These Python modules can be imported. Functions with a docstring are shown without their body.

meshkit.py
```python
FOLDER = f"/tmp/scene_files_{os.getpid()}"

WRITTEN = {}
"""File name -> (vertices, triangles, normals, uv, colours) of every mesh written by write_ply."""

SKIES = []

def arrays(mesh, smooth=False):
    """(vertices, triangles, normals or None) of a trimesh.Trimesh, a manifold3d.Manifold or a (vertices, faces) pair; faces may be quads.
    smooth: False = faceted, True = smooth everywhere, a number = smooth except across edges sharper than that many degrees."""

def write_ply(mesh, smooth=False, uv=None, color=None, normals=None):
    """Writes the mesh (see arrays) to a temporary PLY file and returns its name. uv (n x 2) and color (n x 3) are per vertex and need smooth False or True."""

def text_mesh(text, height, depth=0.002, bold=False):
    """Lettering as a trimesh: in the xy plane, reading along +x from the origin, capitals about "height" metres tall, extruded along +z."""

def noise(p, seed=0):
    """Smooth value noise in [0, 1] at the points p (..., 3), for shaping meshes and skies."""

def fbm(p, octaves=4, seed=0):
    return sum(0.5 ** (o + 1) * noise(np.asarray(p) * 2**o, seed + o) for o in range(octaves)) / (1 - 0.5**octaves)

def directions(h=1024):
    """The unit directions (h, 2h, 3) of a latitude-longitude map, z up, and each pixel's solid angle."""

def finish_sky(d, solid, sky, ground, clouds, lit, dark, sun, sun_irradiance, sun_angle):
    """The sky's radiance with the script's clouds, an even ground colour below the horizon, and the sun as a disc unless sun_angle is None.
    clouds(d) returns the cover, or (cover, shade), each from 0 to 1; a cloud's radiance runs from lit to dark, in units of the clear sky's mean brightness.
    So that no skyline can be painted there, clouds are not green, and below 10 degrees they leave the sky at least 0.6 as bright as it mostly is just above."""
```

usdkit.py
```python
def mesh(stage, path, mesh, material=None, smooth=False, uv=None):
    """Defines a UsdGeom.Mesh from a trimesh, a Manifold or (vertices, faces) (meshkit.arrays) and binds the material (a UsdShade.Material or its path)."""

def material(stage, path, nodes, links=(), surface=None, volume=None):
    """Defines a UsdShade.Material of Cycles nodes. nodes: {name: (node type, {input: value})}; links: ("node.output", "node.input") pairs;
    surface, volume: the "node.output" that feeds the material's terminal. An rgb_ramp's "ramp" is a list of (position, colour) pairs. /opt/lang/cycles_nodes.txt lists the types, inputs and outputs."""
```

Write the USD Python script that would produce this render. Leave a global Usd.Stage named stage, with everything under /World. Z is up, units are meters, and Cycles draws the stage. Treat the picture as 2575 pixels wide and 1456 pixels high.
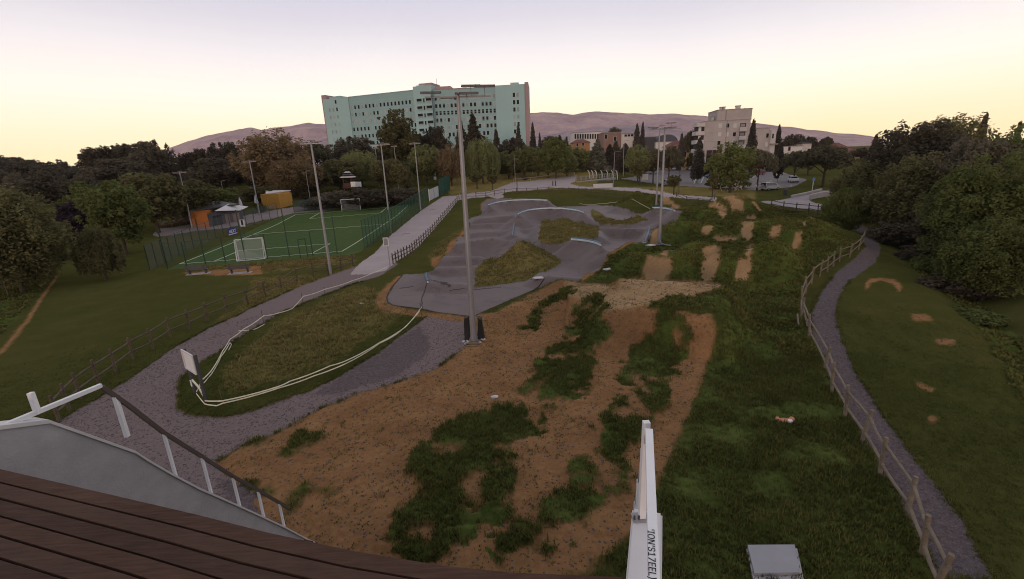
import math, numpy as np, trimesh, shapely, usdkit, meshkit
from shapely.geometry import Polygon
from pxr import Usd, UsdGeom, UsdLux, UsdShade, Gf, Sdf, Vt

stage = Usd.Stage.CreateInMemory()
UsdGeom.Xform.Define(stage, '/World'); UsdGeom.Scope.Define(stage, '/World/Looks')

# ---------------------------------------------------------------- camera, sky, sun, exposure
F_PX, Y_HZ, SLOPE, CAM_H = 1150., 400., .04, 9.5           # measured on the photograph at 2575 x 1456
pitch = math.atan((728 - Y_HZ) / F_PX * math.cos(math.atan(SLOPE))); roll = math.atan(SLOPE)
Fv = np.array([0, math.cos(pitch), -math.sin(pitch)]); r0 = np.array([1., 0, 0]); u0 = np.cross(r0, Fv)
Rv = math.cos(roll) * r0 - math.sin(roll) * u0; Uv = math.cos(roll) * u0 + math.sin(roll) * r0
EYE = np.array([0, 0, CAM_H])
cam = UsdGeom.Camera.Define(stage, '/World/camera')
cam.AddTransformOp().Set(Gf.Matrix4d(*Rv, 0, *Uv, 0, *(-Fv), 0, *EYE, 1))
cam.CreateHorizontalApertureAttr(36.); cam.CreateFocalLengthAttr(36 * F_PX / 2575)
cam.CreateClippingRangeAttr(Gf.Vec2f(.1, 40000.)); cam.CreateExposureAttr(0.0)

SUN_EL, SUN_AZ = math.radians(2.5), math.atan2(-.30, -1)   # just above the horizon, behind the camera
dome = UsdLux.DomeLight.Define(stage, '/World/sky')
dome.GetPrim().SetCustomDataByKey('kind', 'structure')
G_ = 1 / .13
sky_mat = usdkit.material(stage, '/World/Looks/sky', {
    's': ('sky_texture', {'sky_type': 'single_scattering', 'sun_disc': False, 'sun_elevation': SUN_EL, 'sun_rotation': SUN_AZ, 'air_density': 1., 'aerosol_density': 1.2, 'ozone_density': 1.}),
    'tc': ('texture_coordinate', {}), 'z': ('separate_xyz', {}),
    'n': ('noise_texture', {'scale': 2.2, 'detail': 3.}), 'w': ('math', {'math_type': 'multiply_add', 'value2': .05, 'value3': -.025}),
    'a': ('math', {'math_type': 'add'}),
    'r': ('rgb_ramp', {'ramp': [(0, (1.40, 1.10, .60)), (.03, (1.42, 1.16, .70)), (.08, (1.40, 1.22, .90)), (.13, (1.32, 1.20, 1.06)), (.19, (1.12, 1.04, 1.05)), (.25, (.88, .83, .92)), (.30, (.76, .735, .87)), (.45, (.64, .62, .68)), (.7, (.64, .62, .66)), (1, (.63, .61, .66))]}),
    'g': ('mix', {'mix_type': 'multiply', 'fac': 1., 'color2': (G_, G_, G_)}),
    'y': ('math', {'math_type': 'multiply_add', 'value2': .05, 'value3': .95}), 'yg': ('mix', {'mix_type': 'multiply', 'fac': 1.}), 'cy': ('combine_xyz', {}),
    'm': ('mix', {'mix_type': 'mix', 'fac': .88}),
    'b': ('background_shader', {'strength': .13})},
    [('tc.generated', 'z.vector'), ('tc.generated', 'n.vector'), ('n.fac', 'w.value1'), ('z.z', 'a.value1'), ('w.value', 'a.value2'), ('a.value', 'r.fac'), ('r.color', 'g.color1'),
     ('z.y', 'y.value1'), ('y.value', 'cy.x'), ('y.value', 'cy.y'), ('y.value', 'cy.z'), ('g.color', 'yg.color1'), ('cy.vector', 'yg.color2'), ('s.color', 'm.color1'), ('yg.color', 'm.color2'), ('m.color', 'b.color')], surface='b.background')
UsdShade.MaterialBindingAPI.Apply(dome.GetPrim()).Bind(sky_mat)
sun = UsdLux.DistantLight.Define(stage, '/World/sun')
sun.CreateIntensityAttr(.30); sun.CreateAngleAttr(10.); sun.CreateNormalizeAttr(True); sun.CreateColorAttr(Gf.Vec3f(1., .66, .5))
to_sun = np.array([math.sin(SUN_AZ) * math.cos(SUN_EL), math.cos(SUN_AZ) * math.cos(SUN_EL), math.sin(SUN_EL)])
zx = np.cross([0, 0, 1.], to_sun); zx /= np.linalg.norm(zx); zy = np.cross(to_sun, zx)
sun.AddTransformOp().Set(Gf.Matrix4d(*zx, 0, *zy, 0, *to_sun, 0, 0, 0, 0, 1))

# ---------------------------------------------------------------- helpers
rng = np.random.default_rng(7)
used = {}
def numbered(parent, name):
    k = (parent, name); n = used.get(k, 0); used[k] = n + 1
    return name if n == 0 else f'{name}_{n:03d}'
def tag(prim, label=None, cat=None, group=None, kind=None):
    for k, v in (('label', label), ('category', cat), ('group', group), ('kind', kind)):
        if v: prim.SetCustomDataByKey(k, v)
    return prim
def thing(name, label, cat, group=None, M=None, kind=None):
    x = UsdGeom.Xform.Define(stage, '/World/' + numbered('/World', name))
    if M is not None: x.AddTransformOp().Set(Gf.Matrix4d(*np.asarray(M, float).T.ravel()))
    tag(x.GetPrim(), label, cat, group, kind); return x.GetPrim()
def copy_of(src, label, cat, group, M):
    name = src.GetName()
    while name[-4:-3] == '_' and name[-3:].isdigit(): name = name[:-4]
    x = UsdGeom.Xform.Define(stage, '/World/' + numbered('/World', name))
    x.GetPrim().GetReferences().AddInternalReference(src.GetPath()); x.GetPrim().SetInstanceable(True)
    x.ClearXformOpOrder(); x.AddTransformOp().Set(Gf.Matrix4d(*np.asarray(M, float).T.ravel()))
    p = x.GetPrim()
    for k, v in (('label', label), ('category', cat), ('group', group or '')): p.SetCustomDataByKey(k, v)
    if not group: p.SetCustomDataByKey('group', '')
    return p
def part(parent, name, mesh, mat, smooth=False, label=None, kind=None):
    pp = str(parent.GetPath()) if parent is not None else '/World'
    if isinstance(mesh, MB): mesh = mesh.get()
    m = usdkit.mesh(stage, pp + '/' + numbered(pp, name), mesh, mat, smooth)
    tag(m.GetPrim(), label, kind=kind); return m.GetPrim()
def single(name, mesh, mat, label, cat, group=None, smooth=False, kind=None):
    p = part(None, name, mesh, mat, smooth); return tag(p, label, cat, group, kind)
BOXF = np.array([[0, 2, 1], [0, 3, 2], [4, 5, 6], [4, 6, 7], [0, 1, 5], [0, 5, 4], [1, 2, 6], [1, 6, 5], [2, 3, 7], [2, 7, 6], [3, 0, 4], [3, 4, 7]])
class MB:
    def __init__(s): s.v, s.f, s.n = [], [], 0
    def add(s, v, f):
        v = np.asarray(v, float); s.v.append(v); s.f.append(np.asarray(f) + s.n); s.n += len(v); return s
    def prism(s, base, top):                                # two quads (4 points each)
        return s.add(np.vstack([base, top]), BOXF)
    def box(s, c, d, rz=0.):
        d = np.asarray(d) / 2; q = np.array([[-1, -1], [1, -1], [1, 1], [-1, 1]]) * d[:2]
        ca, sa = math.cos(rz), math.sin(rz); q = q @ np.array([[ca, sa], [-sa, ca]]) + np.asarray(c)[:2]
        return s.prism(np.c_[q, np.full(4, c[2] - d[2])], np.c_[q, np.full(4, c[2] + d[2])])
    def beam(s, p, q, w, h, up=(0, 0, 1)):                  # rectangular bar from p to q
        p, q = np.asarray(p, float), np.asarray(q, float); t = q - p; t /= np.linalg.norm(t)
        a = np.cross(t, up)
        if np.linalg.norm(a) < 1e-3: a = np.cross(t, (1, 0, 0))
        a /= np.linalg.norm(a); b = np.cross(a, t); a = a * w / 2; b = b * h / 2
        o = np.array([-a - b, a - b, a + b, -a + b])
        return s.prism(p + o, q + o)
    def tube(s, pts, r, n=8, caps=True):
        pts = np.asarray(pts, float); r = np.broadcast_to(r, len(pts)); t = np.gradient(pts, axis=0); t /= np.linalg.norm(t, axis=1)[:, None] + 1e-9
        ref = np.array([0, 0, 1.]) if abs(t[0, 2]) < .9 else np.array([1., 0, 0])
        a = np.cross(t, ref); a /= np.linalg.norm(a, axis=1)[:, None] + 1e-9; b = np.cross(t, a)
        an = np.arange(n) * 2 * np.pi / n
        v = (pts[:, None] + r[:, None, None] * (np.cos(an)[None, :, None] * a[:, None] + np.sin(an)[None, :, None] * b[:, None])).reshape(-1, 3)
        f = []
        for i in range(len(pts) - 1):
            for j in range(n):
                k = (j + 1) % n; f += [[i * n + j, i * n + k, (i + 1) * n + k], [i * n + j, (i + 1) * n + k, (i + 1) * n + j]]
        if caps:
            L = (len(pts) - 1) * n
            f += [[0, j + 1, j] for j in range(1, n - 1)] + [[L, L + j, L + j + 1] for j in range(1, n - 1)]
        return s.add(v, f)
    def poly(s, pts, d):                                    # planar polygon (k x 3) pushed by vector d, closed
        pts = np.asarray(pts, float); k = len(pts); f = []
        v = np.vstack([pts, pts + d])
        f += [[0, j + 1, j] for j in range(1, k - 1)] + [[k, k + j, k + j + 1] for j in range(1, k - 1)]
        for j in range(k): f += [[j, (j + 1) % k, k + (j + 1) % k], [j, k + (j + 1) % k, k + j]]
        return s.add(v, f)
    def lathe(s, c, prof, n=14):                            # prof: (r, z)
        an = np.arange(n) * 2 * np.pi / n; prof = np.asarray(prof, float)
        v = np.stack([prof[:, :1] * np.cos(an), prof[:, :1] * np.sin(an), np.broadcast_to(prof[:, 1:], (len(prof), n))], -1).reshape(-1, 3) + c
        f = []
        for i in range(len(prof) - 1):
            for j in range(n):
                k = (j + 1) % n; f += [[i * n + j, i * n + k, (i + 1) * n + k], [i * n + j, (i + 1) * n + k, (i + 1) * n + j]]
        return s.add(v, f)
    def get(s): return np.vstack(s.v), np.vstack(s.f)
def TR(pos, rz=0., s=(1, 1, 1)):
    c, q = math.cos(rz), math.sin(rz); M = np.eye(4)
    M[:3, :3] = np.array([[c, -q, 0], [q, c, 0], [0, 0, 1]]) @ np.diag(np.broadcast_to(s, 3)); M[:3, 3] = pos; return M

def ray(x, y):
    return Fv * F_PX + Rv * (x - 1287.5) - Uv * (y - 728)
def Hb(x, y):                                              # the lie of the land without mounds
    r = np.hypot(x, y); f = np.clip((.30 - np.arctan2(x, np.maximum(y, 1e-6))) / .12, 0, 1); f = f * f * (3 - 2 * f)
    return .018 * np.clip(r - 62, 0, 320) + f * .045 * np.clip(r - 85, 0, 70) * (y > 0)
def G(x, y, z=0.):                                         # ground point seen at a pixel of the photograph, z above the lie of the land
    d = ray(x, y); h = z
    for _ in range(25):
        t = (h - CAM_H) / d[2] if d[2] < -1e-3 else 1e5
        P = EYE + d * t; h = .5 * h + .5 * (Hb(P[0], P[1]) + z)
    t = (h - CAM_H) / d[2]; P = EYE + d * t; return P
def W(x, y, Y):                                            # the point at forward distance Y
    d = ray(x, y); return EYE + d * (Y / d[1])
def proj(P):
    q = np.asarray(P) - EYE; zf = np.maximum(q @ Fv, 1e-3)
    return 1287.5 + F_PX * (q @ Rv) / zf, 728 - F_PX * (q @ Uv) / zf
def upto(x, y, base):                                      # height at which the vertical over BASE crosses pixel row y
    d = ray(x, y); t = math.hypot(base[0], base[1]) / math.hypot(d[0], d[1]); return CAM_H + d[2] * t
def b3(*q): return [(862 + x / 4, 412 + y / 4) for x, y in q]
def b4(*q): return [(1287.5 + x / 4, 431 + y / 4) for x, y in q]
def b5(*q): return [(1532.7 + x / 4, 431 + y / 4) for x, y in q]

# ---------------------------------------------------------------- materials
LK = '/World/Looks/'
def M_plain(name, col, rough=.7, metal=0., spec=.3, noise=.12, scale=3., bump=0., bscale=30.):
    nodes = {'g': ('geometry', {}), 'n': ('noise_texture', {'scale': scale, 'detail': 5., 'roughness': .6}),
             'r': ('rgb_ramp', {'ramp': [(.25, tuple(c * (1 - noise) for c in col)), (.75, tuple(min(1, c * (1 + noise)) for c in col))]}),
             'p': ('principled_bsdf', {'roughness': rough, 'metallic': metal, 'specular_ior_level': spec})}
    links = [('g.position', 'n.vector'), ('n.fac', 'r.fac'), ('r.color', 'p.base_color')]
    if bump:
        nodes['bn'] = ('noise_texture', {'scale': bscale, 'detail': 4.}); nodes['b'] = ('bump', {'strength': bump, 'distance': .03})
        links += [('g.position', 'bn.vector'), ('bn.fac', 'b.height'), ('b.normal', 'p.normal')]
    return usdkit.material(stage, LK + name, nodes, links, surface='p.BSDF')
def M_leaf(name, dark, mid, light, trans=.45, rnd=.22, gain=2.0):
    dark, mid, light = ([c * gain for c in q] for q in (dark, mid, light))
    return usdkit.material(stage, LK + name, {
        'g': ('geometry', {}), 'o': ('object_info', {}), 'tc': ('texture_coordinate', {}),
        'n': ('noise_texture', {'scale': .45, 'detail': 2.}), 'w': ('math', {'math_type': 'multiply_add', 'value2': .45, 'value3': 0.}),
        'a': ('math', {'math_type': 'multiply_add', 'value2': .55}),
        'r': ('rgb_ramp', {'ramp': [(.12, dark), (.48, mid), (.9, light)]}),
        'v': ('math', {'math_type': 'multiply_add', 'value2': rnd * 2, 'value3': 1 - rnd}),
        'h': ('hsv', {'hue': .5, 'saturation': 1., 'fac': 1.}),
        'd': ('diffuse_bsdf', {}), 't': ('translucent_bsdf', {}) if False else ('diffuse_bsdf', {}), 'm': ('mix_closure', {'fac': trans})} | {'t': ('translucent_bsdf', {})},
        [('tc.object', 'n.vector'), ('g.random_per_island', 'w.value1'), ('n.fac', 'a.value1'), ('w.value', 'a.value3'), ('a.value', 'r.fac'),
         ('r.color', 'h.color'), ('o.random', 'v.value1'), ('v.value', 'h.value'), ('h.color', 'd.color'), ('h.color', 't.color'), ('d.BSDF', 'm.closure1'), ('t.BSDF', 'm.closure2')], surface='m.closure')
# ---------------------------------------------------------------- terrain: mounds, berms and rollers as one height field
def smooth(t): t = np.clip(t, 0, 1); return t * t * (3 - 2 * t)
FEATS = []                                                 # (points (k,2), height per point, front, back, profile)
def ridge(px, z, front, back, prof='mound', world=False, flat=0.):
    z = np.broadcast_to(np.asarray(z, float), len(px))
    P = np.array([G(x, y, zz)[:2] for (x, y), zz in zip(px, z)]) if not world else np.asarray(px, float)
    FEATS.append((P, z, front, back, prof, flat))
def plateau(px, z, front, back):
    P = np.array([G(x, y, z)[:2] for x, y in px]); FEATS.append((P, np.full(len(P), z), front, back, 'plateau', 0.))
def feat_height(f, X, Y):
    P, z, front, back, prof, flat = f
    closed = prof == 'plateau'
    rad = max(front, back) + flat
    lo, hi = P.min(0) - rad, P.max(0) + rad
    out = np.zeros_like(X)
    s = (X > lo[0]) & (X < hi[0]) & (Y > lo[1]) & (Y < hi[1])
    if not s.any(): return out
    x, y = X[s], Y[s]; best = np.full(len(x), 1e9); qx = np.zeros(len(x)); qy = np.zeros(len(x)); hz = np.zeros(len(x))
    Q = np.vstack([P, P[:1]]) if closed else P; zz = np.r_[z, z[:1]] if closed else z
    if len(Q) == 1: Q = np.vstack([Q, Q + .01]); zz = np.r_[zz, zz]
    for i in range(len(Q) - 1):
        a, b = Q[i], Q[i + 1]; e = b - a; L = e @ e + 1e-9
        t = np.clip(((x - a[0]) * e[0] + (y - a[1]) * e[1]) / L, 0, 1); px, py = a[0] + t * e[0], a[1] + t * e[1]
        d = np.hypot(x - px, y - py); k = d < best
        best[k] = d[k]; qx[k] = px[k]; qy[k] = py[k]; hz[k] = (zz[i] + t * (zz[i + 1] - zz[i]))[k]
    if closed: best[shapely.contains_xy(Polygon(P), x, y)] = 0.
    c = -((x - qx) * qx + (y - qy) * qy) / (np.hypot(qx, qy) * np.maximum(best, 1e-6))   # 1 towards the camera
    w = back + (front - back) * smooth((c + .6) / 1.2)
    t = np.clip((best - flat) / w, 0, 1)
    h = {'mound': .5 + .5 * np.cos(np.pi * t), 'plateau': .5 + .5 * np.cos(np.pi * t), 'berm': (1 - t) ** 1.6, 'face': 1 - smooth(t) * .15 - .85 * t}[prof]
    out[s] = hz * h; return out
# pump track: berms with a lip, rollers, infields
L_FAR = [(1228, 515), (1246, 509.5), (1266, 506), (1292, 503.5), (1320, 502.5), (1352, 502.5), (1376, 504)]
L_MID = [(1303, 538), (1315, 532), (1330, 528), (1356, 525), (1385, 523.5), (1412, 524), (1440, 527), (1456, 530), (1467, 534)]
L_RIGHT = [(1640, 523), (1655, 522.5), (1672, 524), (1687, 527), (1697, 533)]
L_NEAR = [(1436, 602), (1458, 604), (1480, 607), (1497, 611), (1511, 617)]
L_WALL = [(1296.5, 539), (1296, 550), (1293, 566), (1289, 590)]
L_DROP = [(1633, 577), (1631, 586), (1628, 600), (1622, 612)]
L_SMALL = [(1073, 691), (1072, 700), (1076, 713)]
ridge(L_FAR, 1.5, 3.4, 1.6, 'berm'); ridge(L_MID, 1.8, 3.8, 2.2, 'berm'); ridge(L_RIGHT, 1.8, 4.2, 2.2, 'berm')
ridge(L_NEAR, 1.7, 3.4, 2.0, 'berm'); ridge(L_WALL, .55, 1.6, 1.6, 'mound'); ridge(L_DROP, .9, 1.5, 1.6, 'mound'); ridge(L_SMALL, .35, 1.2, 1.2)
ridge([(1145, 613), (1190, 603), (1240, 597), (1285, 603), (1310, 610)], .95 + .45, 3.4, 1.7, 'berm')
for a, b, z in (((1085, 674), (1210, 668), .38), ((1112, 646), (1200, 645), .42), ((1190, 585), (1285, 578), .38), ((1182, 563), (1290, 560), .42), ((1200, 549), (1290, 541), .6), ((1365, 693), (1480, 700), .5),
                ((1500, 571), (1640, 575), .8), ((1430, 569), (1500, 573), .55), ((1290, 575), (1352, 575), .35), ((1305, 597), (1352, 600), .4), ((1075, 707), (1150, 713), .3), ((1500, 640), (1545, 628), .5)):
    ridge([a, b], z * 1.3, 1.7, 1.7)
plateau(b4((310, 520), (560, 500), (680, 560), (840, 590), (840, 640), (560, 660), (420, 700), (320, 690)), .95, 2.0, 2.5)
ridge([(1312, 617), (1330, 640)], .75, 4.5, 3.); ridge([(1500, 558), (1560, 562), (1620, 553)], .55, 2., 2.)
plateau(b4((1100, 340), (1250, 305), (1430, 310), (1430, 345), (1250, 355)), 1.0, 3.5, 2.)
# mounds behind the track
ridge([(1604, 484), (1625, 478), (1650, 477), (1668, 487)], 2.5, 7., 6.); ridge([(1668, 487), (1700, 505)], [2.3, .8], 4., 4.)
ridge([(1795, 507), (1812, 498), (1845, 492), (1862, 497)], [2.0, 2.8, 3.2, 2.6], 5.5, 4.); ridge([(1862, 498), (1905, 515)], [2.6, .8], 4., 4.)
ridge([(1722, 527), (1755, 521), (1795, 528)], 1.9, 5.5, 3.5)
# dirt jumps: each with a steep face towards the camera
JUMPS = [((1616, 641), (1692, 648), 702, 2.0), ((1764, 620), (1812, 619), 706, 2.2), ((1858, 647), (1893, 648), 706, 1.8), ((1862, 556), (1899, 556), 604, 2.2),
         ((1938, 565), (1968, 565), 602, 1.8), ((1996, 581), (2022, 580), 629, 2.0)]
for (x0, y0), (x1, y1), yb, z in JUMPS:
    A, B = G(x0, y0, z), G(x1, y1, z); C = G((x0 + x1) / 2, yb)
    e = (B - A)[:2]; run = max(1.6, np.linalg.norm((A + B)[:2] / 2 - C[:2]))
    ridge([A[:2] - e * .12, B[:2] + e * .12], z, min(run, 3.4), 4.2, 'face', world=True, flat=.35)
ridge([(1690, 562), (1745, 560), (1790, 565)], 2.3, 5., 3.); ridge([(1905, 558), (1985, 553), (2060, 558), (2105, 575)], [2.5, 2.7, 2.6, 1.6], 4.5, 5.)
ridge([(1915, 622), (1945, 608), (1972, 620), (1982, 648)], [2.2, 2.9, 2.3, .8], 4.0, 3.2); ridge([(1530, 640), (1585, 610), (1630, 615)], [1.1, 1.6, 1.5], 3.4, 2.)
ridge([(1700, 640), (1740, 625)], 2.0, 4., 3.); ridge([(1815, 640), (1845, 640)], 2.0, 4., 3.); ridge([(1540, 690), (1600, 660)], .6, 3., 3.)
ridge([(1820, 545), (1845, 540)], 1.5, 4., 3.); ridge([(2040, 590), (2090, 600)], 1.3, 5., 5.)
# the big table in front and the ramp on its left
plateau([(1536, 775), (1640, 768), (1795, 789), (1806, 760), (1815, 716), (1700, 708), (1585, 703), (1548, 735)], 1.75, 2.6, 1.5)
ridge([(1240, 800), (1330, 760), (1425, 725), (1500, 718), (1545, 722)], [.1, .45, .95, 1.4, 1.65], 5.5, 2.2)
ridge([(2255, 590), (2330, 655), (2450, 765), (2575, 885), (2800, 1120)], -.9, 3., 2.5)
ridge([(2120, 700), (2200, 780)], .25, 4., 5.)
def H(X, Y):
    h = np.zeros_like(X); neg = np.zeros_like(X)
    for f in FEATS:
        k = feat_height(f, X, Y)
        if f[1][0] < 0: neg += k
        else: h += k ** 4
    return Hb(X, Y) + h ** .25 + neg
Hxy = lambda x, y: float(H(np.array([float(x)]), np.array([float(y)]))[0])
def GT(x, y, n=60):                                        # first hit of the pixel's ray with the finished terrain
    d = ray(x, y); d = d / np.linalg.norm(d); t = np.geomspace(6, 400, 1500); P = EYE + d * t[:, None]
    below = P[:, 2] < H(P[:, 0], P[:, 1]); i = int(np.argmax(below)) if below.any() else len(t) - 1
    a, b = t[max(i - 1, 0)], t[i]
    for _ in range(12):
        m = (a + b) / 2; q = EYE + d * m
        if q[2] < Hxy(q[0], q[1]): b = m
        else: a = m
    return EYE + d * b

dl = np.concatenate([np.radians(np.arange(80, 46, -.8)), np.radians(46) - np.arange(0, math.radians(24), .0024), np.radians(22) - np.arange(0, math.radians(14.5), .0013), np.radians(7.5) - np.arange(0, math.radians(5.9), .0010)])
rad = np.r_[CAM_H / np.tan(dl), np.geomspace(CAM_H / math.tan(dl[-1]) * 1.05, 5400, 30)]
ang = np.radians(np.r_[np.arange(-180, -58, 4.), np.arange(-58, 58, .155), np.arange(58, 180, 4.)])
NA, NR = len(ang), len(rad)
RR, AA = np.meshgrid(rad, ang, indexing='ij'); X, Y = (RR * np.sin(AA)).ravel(), (RR * np.cos(AA)).ravel()
Z = H(X, Y)
px, py = proj(np.c_[X, Y, Z]); ahead = Y > .5; scl = F_PX / np.hypot(X, Y)      # pixels per metre
def fb(s, seed, o=3): return meshkit.fbm(np.c_[X * s, Y * s, np.zeros_like(X)], o, seed) - .5
NZ = [(fb(1.1, 11), fb(1.1, 12)), (fb(2.3, 13), fb(2.3, 14)), (fb(.8, 15), fb(.8, 16)), (fb(4.1, 17), fb(4.1, 18))]
def inside(polys, rough=0., soft=False):
    out = np.zeros(len(X)); reps = range(4) if soft else range(1)
    for poly in polys:
        P = Polygon(poly).buffer(0); x0, y0, x1, y1 = P.bounds; mg = 60
        s = ahead & (px > x0 - mg) & (px < x1 + mg) & (py > y0 - mg) & (py < y1 + mg); acc = np.zeros(s.sum())
        for k in reps:
            nx, ny = NZ[k]; acc += shapely.contains_xy(P, px[s] + nx[s] * rough * scl[s] * 2, py[s] + ny[s] * rough * scl[s])
        out[s] = np.maximum(out[s], acc / len(reps))
    return out
GRAVEL = [[(180, 1040), (330, 950), (420, 885), (520, 828), (640, 772), (760, 718), (830, 692), (900, 668), (985, 650), (1000, 664), (960, 692), (880, 717), (770, 760), (700, 790), (600, 850), (540, 890), (490, 922), (455, 950), (446, 1000), (450, 1030), (480, 1045), (560, 1049), (640, 1034), (700, 1010),
           (780, 983), (870, 938), (960, 880), (1040, 820), (1072, 797), (1180, 800), (1195, 850), (1100, 925), (1000, 960), (900, 990), (800, 1030), (700, 1085), (600, 1125), (540, 1160), (620, 1230), (560, 1260), (400, 1240), (180, 1200), (60, 1300), (-200, 1300)],
          [(520, 1215), (600, 1215), (700, 1275), (740, 1330), (700, 1340), (560, 1270)],
          [(2150, 560), (2180, 575), (2205, 600), (2214, 630), (2200, 660), (2160, 690), (2125, 720), (2107, 760), (2103, 800), (2120, 860), (2160, 950), (2230, 1060), (2320, 1180), (2420, 1310), (2490, 1456), (2360, 1456), (2290, 1320), (2220, 1190), (2140, 1050), (2075, 930), (2040, 850), (2040, 790), (2060, 740), (2100, 690), (2150, 650), (2178, 620), (2170, 590), (2150, 575)]]
DIRT = [[(1180, 795), (1250, 785), (1330, 742), (1410, 702), (1450, 710), (1530, 715), (1560, 701), (1610, 699), (1815, 712), (1815, 722), (1750, 745), (1640, 762), (1625, 775), (1790, 790), (1805, 830), (1795, 880), (1765, 960), (1725, 1060), (1692, 1130), (1660, 1200), (1620, 1290), (1560, 1370), (1470, 1445), (1180, 1480), (850, 1440),
         (700, 1340), (600, 1225), (540, 1170), (600, 1125), (700, 1085), (800, 1030), (900, 990), (1000, 960), (1100, 925), (1180, 860)],
        [(948, 742), (975, 715), (1000, 695), (1042, 690), (985, 722), (970, 765), (1060, 783), (1190, 798), (1180, 812), (1060, 797), (962, 786), (944, 762)],
        [(1622, 643), (1692, 648), (1692, 680), (1670, 708), (1622, 703), (1614, 680)], b5((935, 755), (1110, 752), (1125, 870), (1090, 980), (1060, 1105), (920, 1105), (905, 1040), (935, 900)),
        b5((1310, 868), (1432, 870), (1430, 960), (1390, 1100), (1265, 1100), (1275, 1000)), b5((1325, 500), (1457, 500), (1440, 640), (1428, 692), (1340, 690), (1318, 600)),
        b5((1645, 540), (1730, 530), (1720, 620), (1690, 680), (1612, 680), (1605, 620)), b5((1870, 598), (1950, 600), (1940, 690), (1880, 800), (1820, 790), (1842, 700)),
        b5((940, 355), (1060, 300), (1130, 320), (1200, 395), (1150, 490), (1090, 430), (1080, 380)), b5((1205, 295), (1345, 300), (1352, 405), (1220, 402)), b5((1120, 265), (1250, 240), (1330, 285), (1330, 305), (1200, 295)),
        b5((515, 215), (565, 245), (740, 380), (660, 368), (560, 345), (505, 300)), b5((1368, 435), (1472, 435), (1472, 492), (1368, 497)), b5((940, 545), (1040, 543), (1035, 620), (900, 640)),
        b5((1050, 648), (1310, 665), (1290, 695), (1100, 710), (1020, 690)), b5((1368, 735), (1455, 740), (1430, 850), (1360, 850)), b5((425, 590), (495, 558), (495, 742), (400, 742)), b5((520, 790), (610, 790), (590, 860), (510, 850)),
        b5((1410, 300), (1460, 300), (1540, 405), (1500, 410)), b5((1930, 505), (1990, 500), (1960, 560), (1930, 560)), b5((1930, 450), (2050, 460), (2190, 525), (2050, 490)),
        b3((1390, 400), (1450, 355), (1560, 345), (2060, 360), (2075, 372), (1960, 357), (1560, 352), (1455, 366), (1405, 410), (1405, 460), (1385, 470)), b3((1050, 800), (1150, 740), (1240, 620), (1290, 640), (1260, 700), (1150, 760), (1100, 860), (1060, 910), (1035, 900)),
        b3((890, 950), (1000, 930), (1000, 960), (940, 1040), (900, 1040)), b4((700, 1050), (770, 1020), (960, 840), (970, 880), (900, 990), (780, 1060), (700, 1110)), b4((960, 830), (1190, 700), (1300, 712), (1340, 740), (1190, 720), (980, 850)),
        [(2182, 704), (2215, 698), (2250, 702), (2270, 722), (2262, 735), (2250, 715), (2215, 706), (2190, 712), (2182, 726), (2176, 722)], [(2290, 790), (2330, 790), (2345, 805), (2300, 808)], [(2350, 850), (2400, 855), (2400, 868), (2360, 866)], [(2300, 960), (2350, 975), (2345, 985), (2310, 975)], [(2340, 1045), (2365, 1050), (2360, 1062), (2340, 1058)],
        [(455, 688), (660, 668), (660, 690), (560, 692)], [(-6, 888), (70, 795), (140, 694), (146, 694), (78, 800), (4, 893)]]
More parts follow.
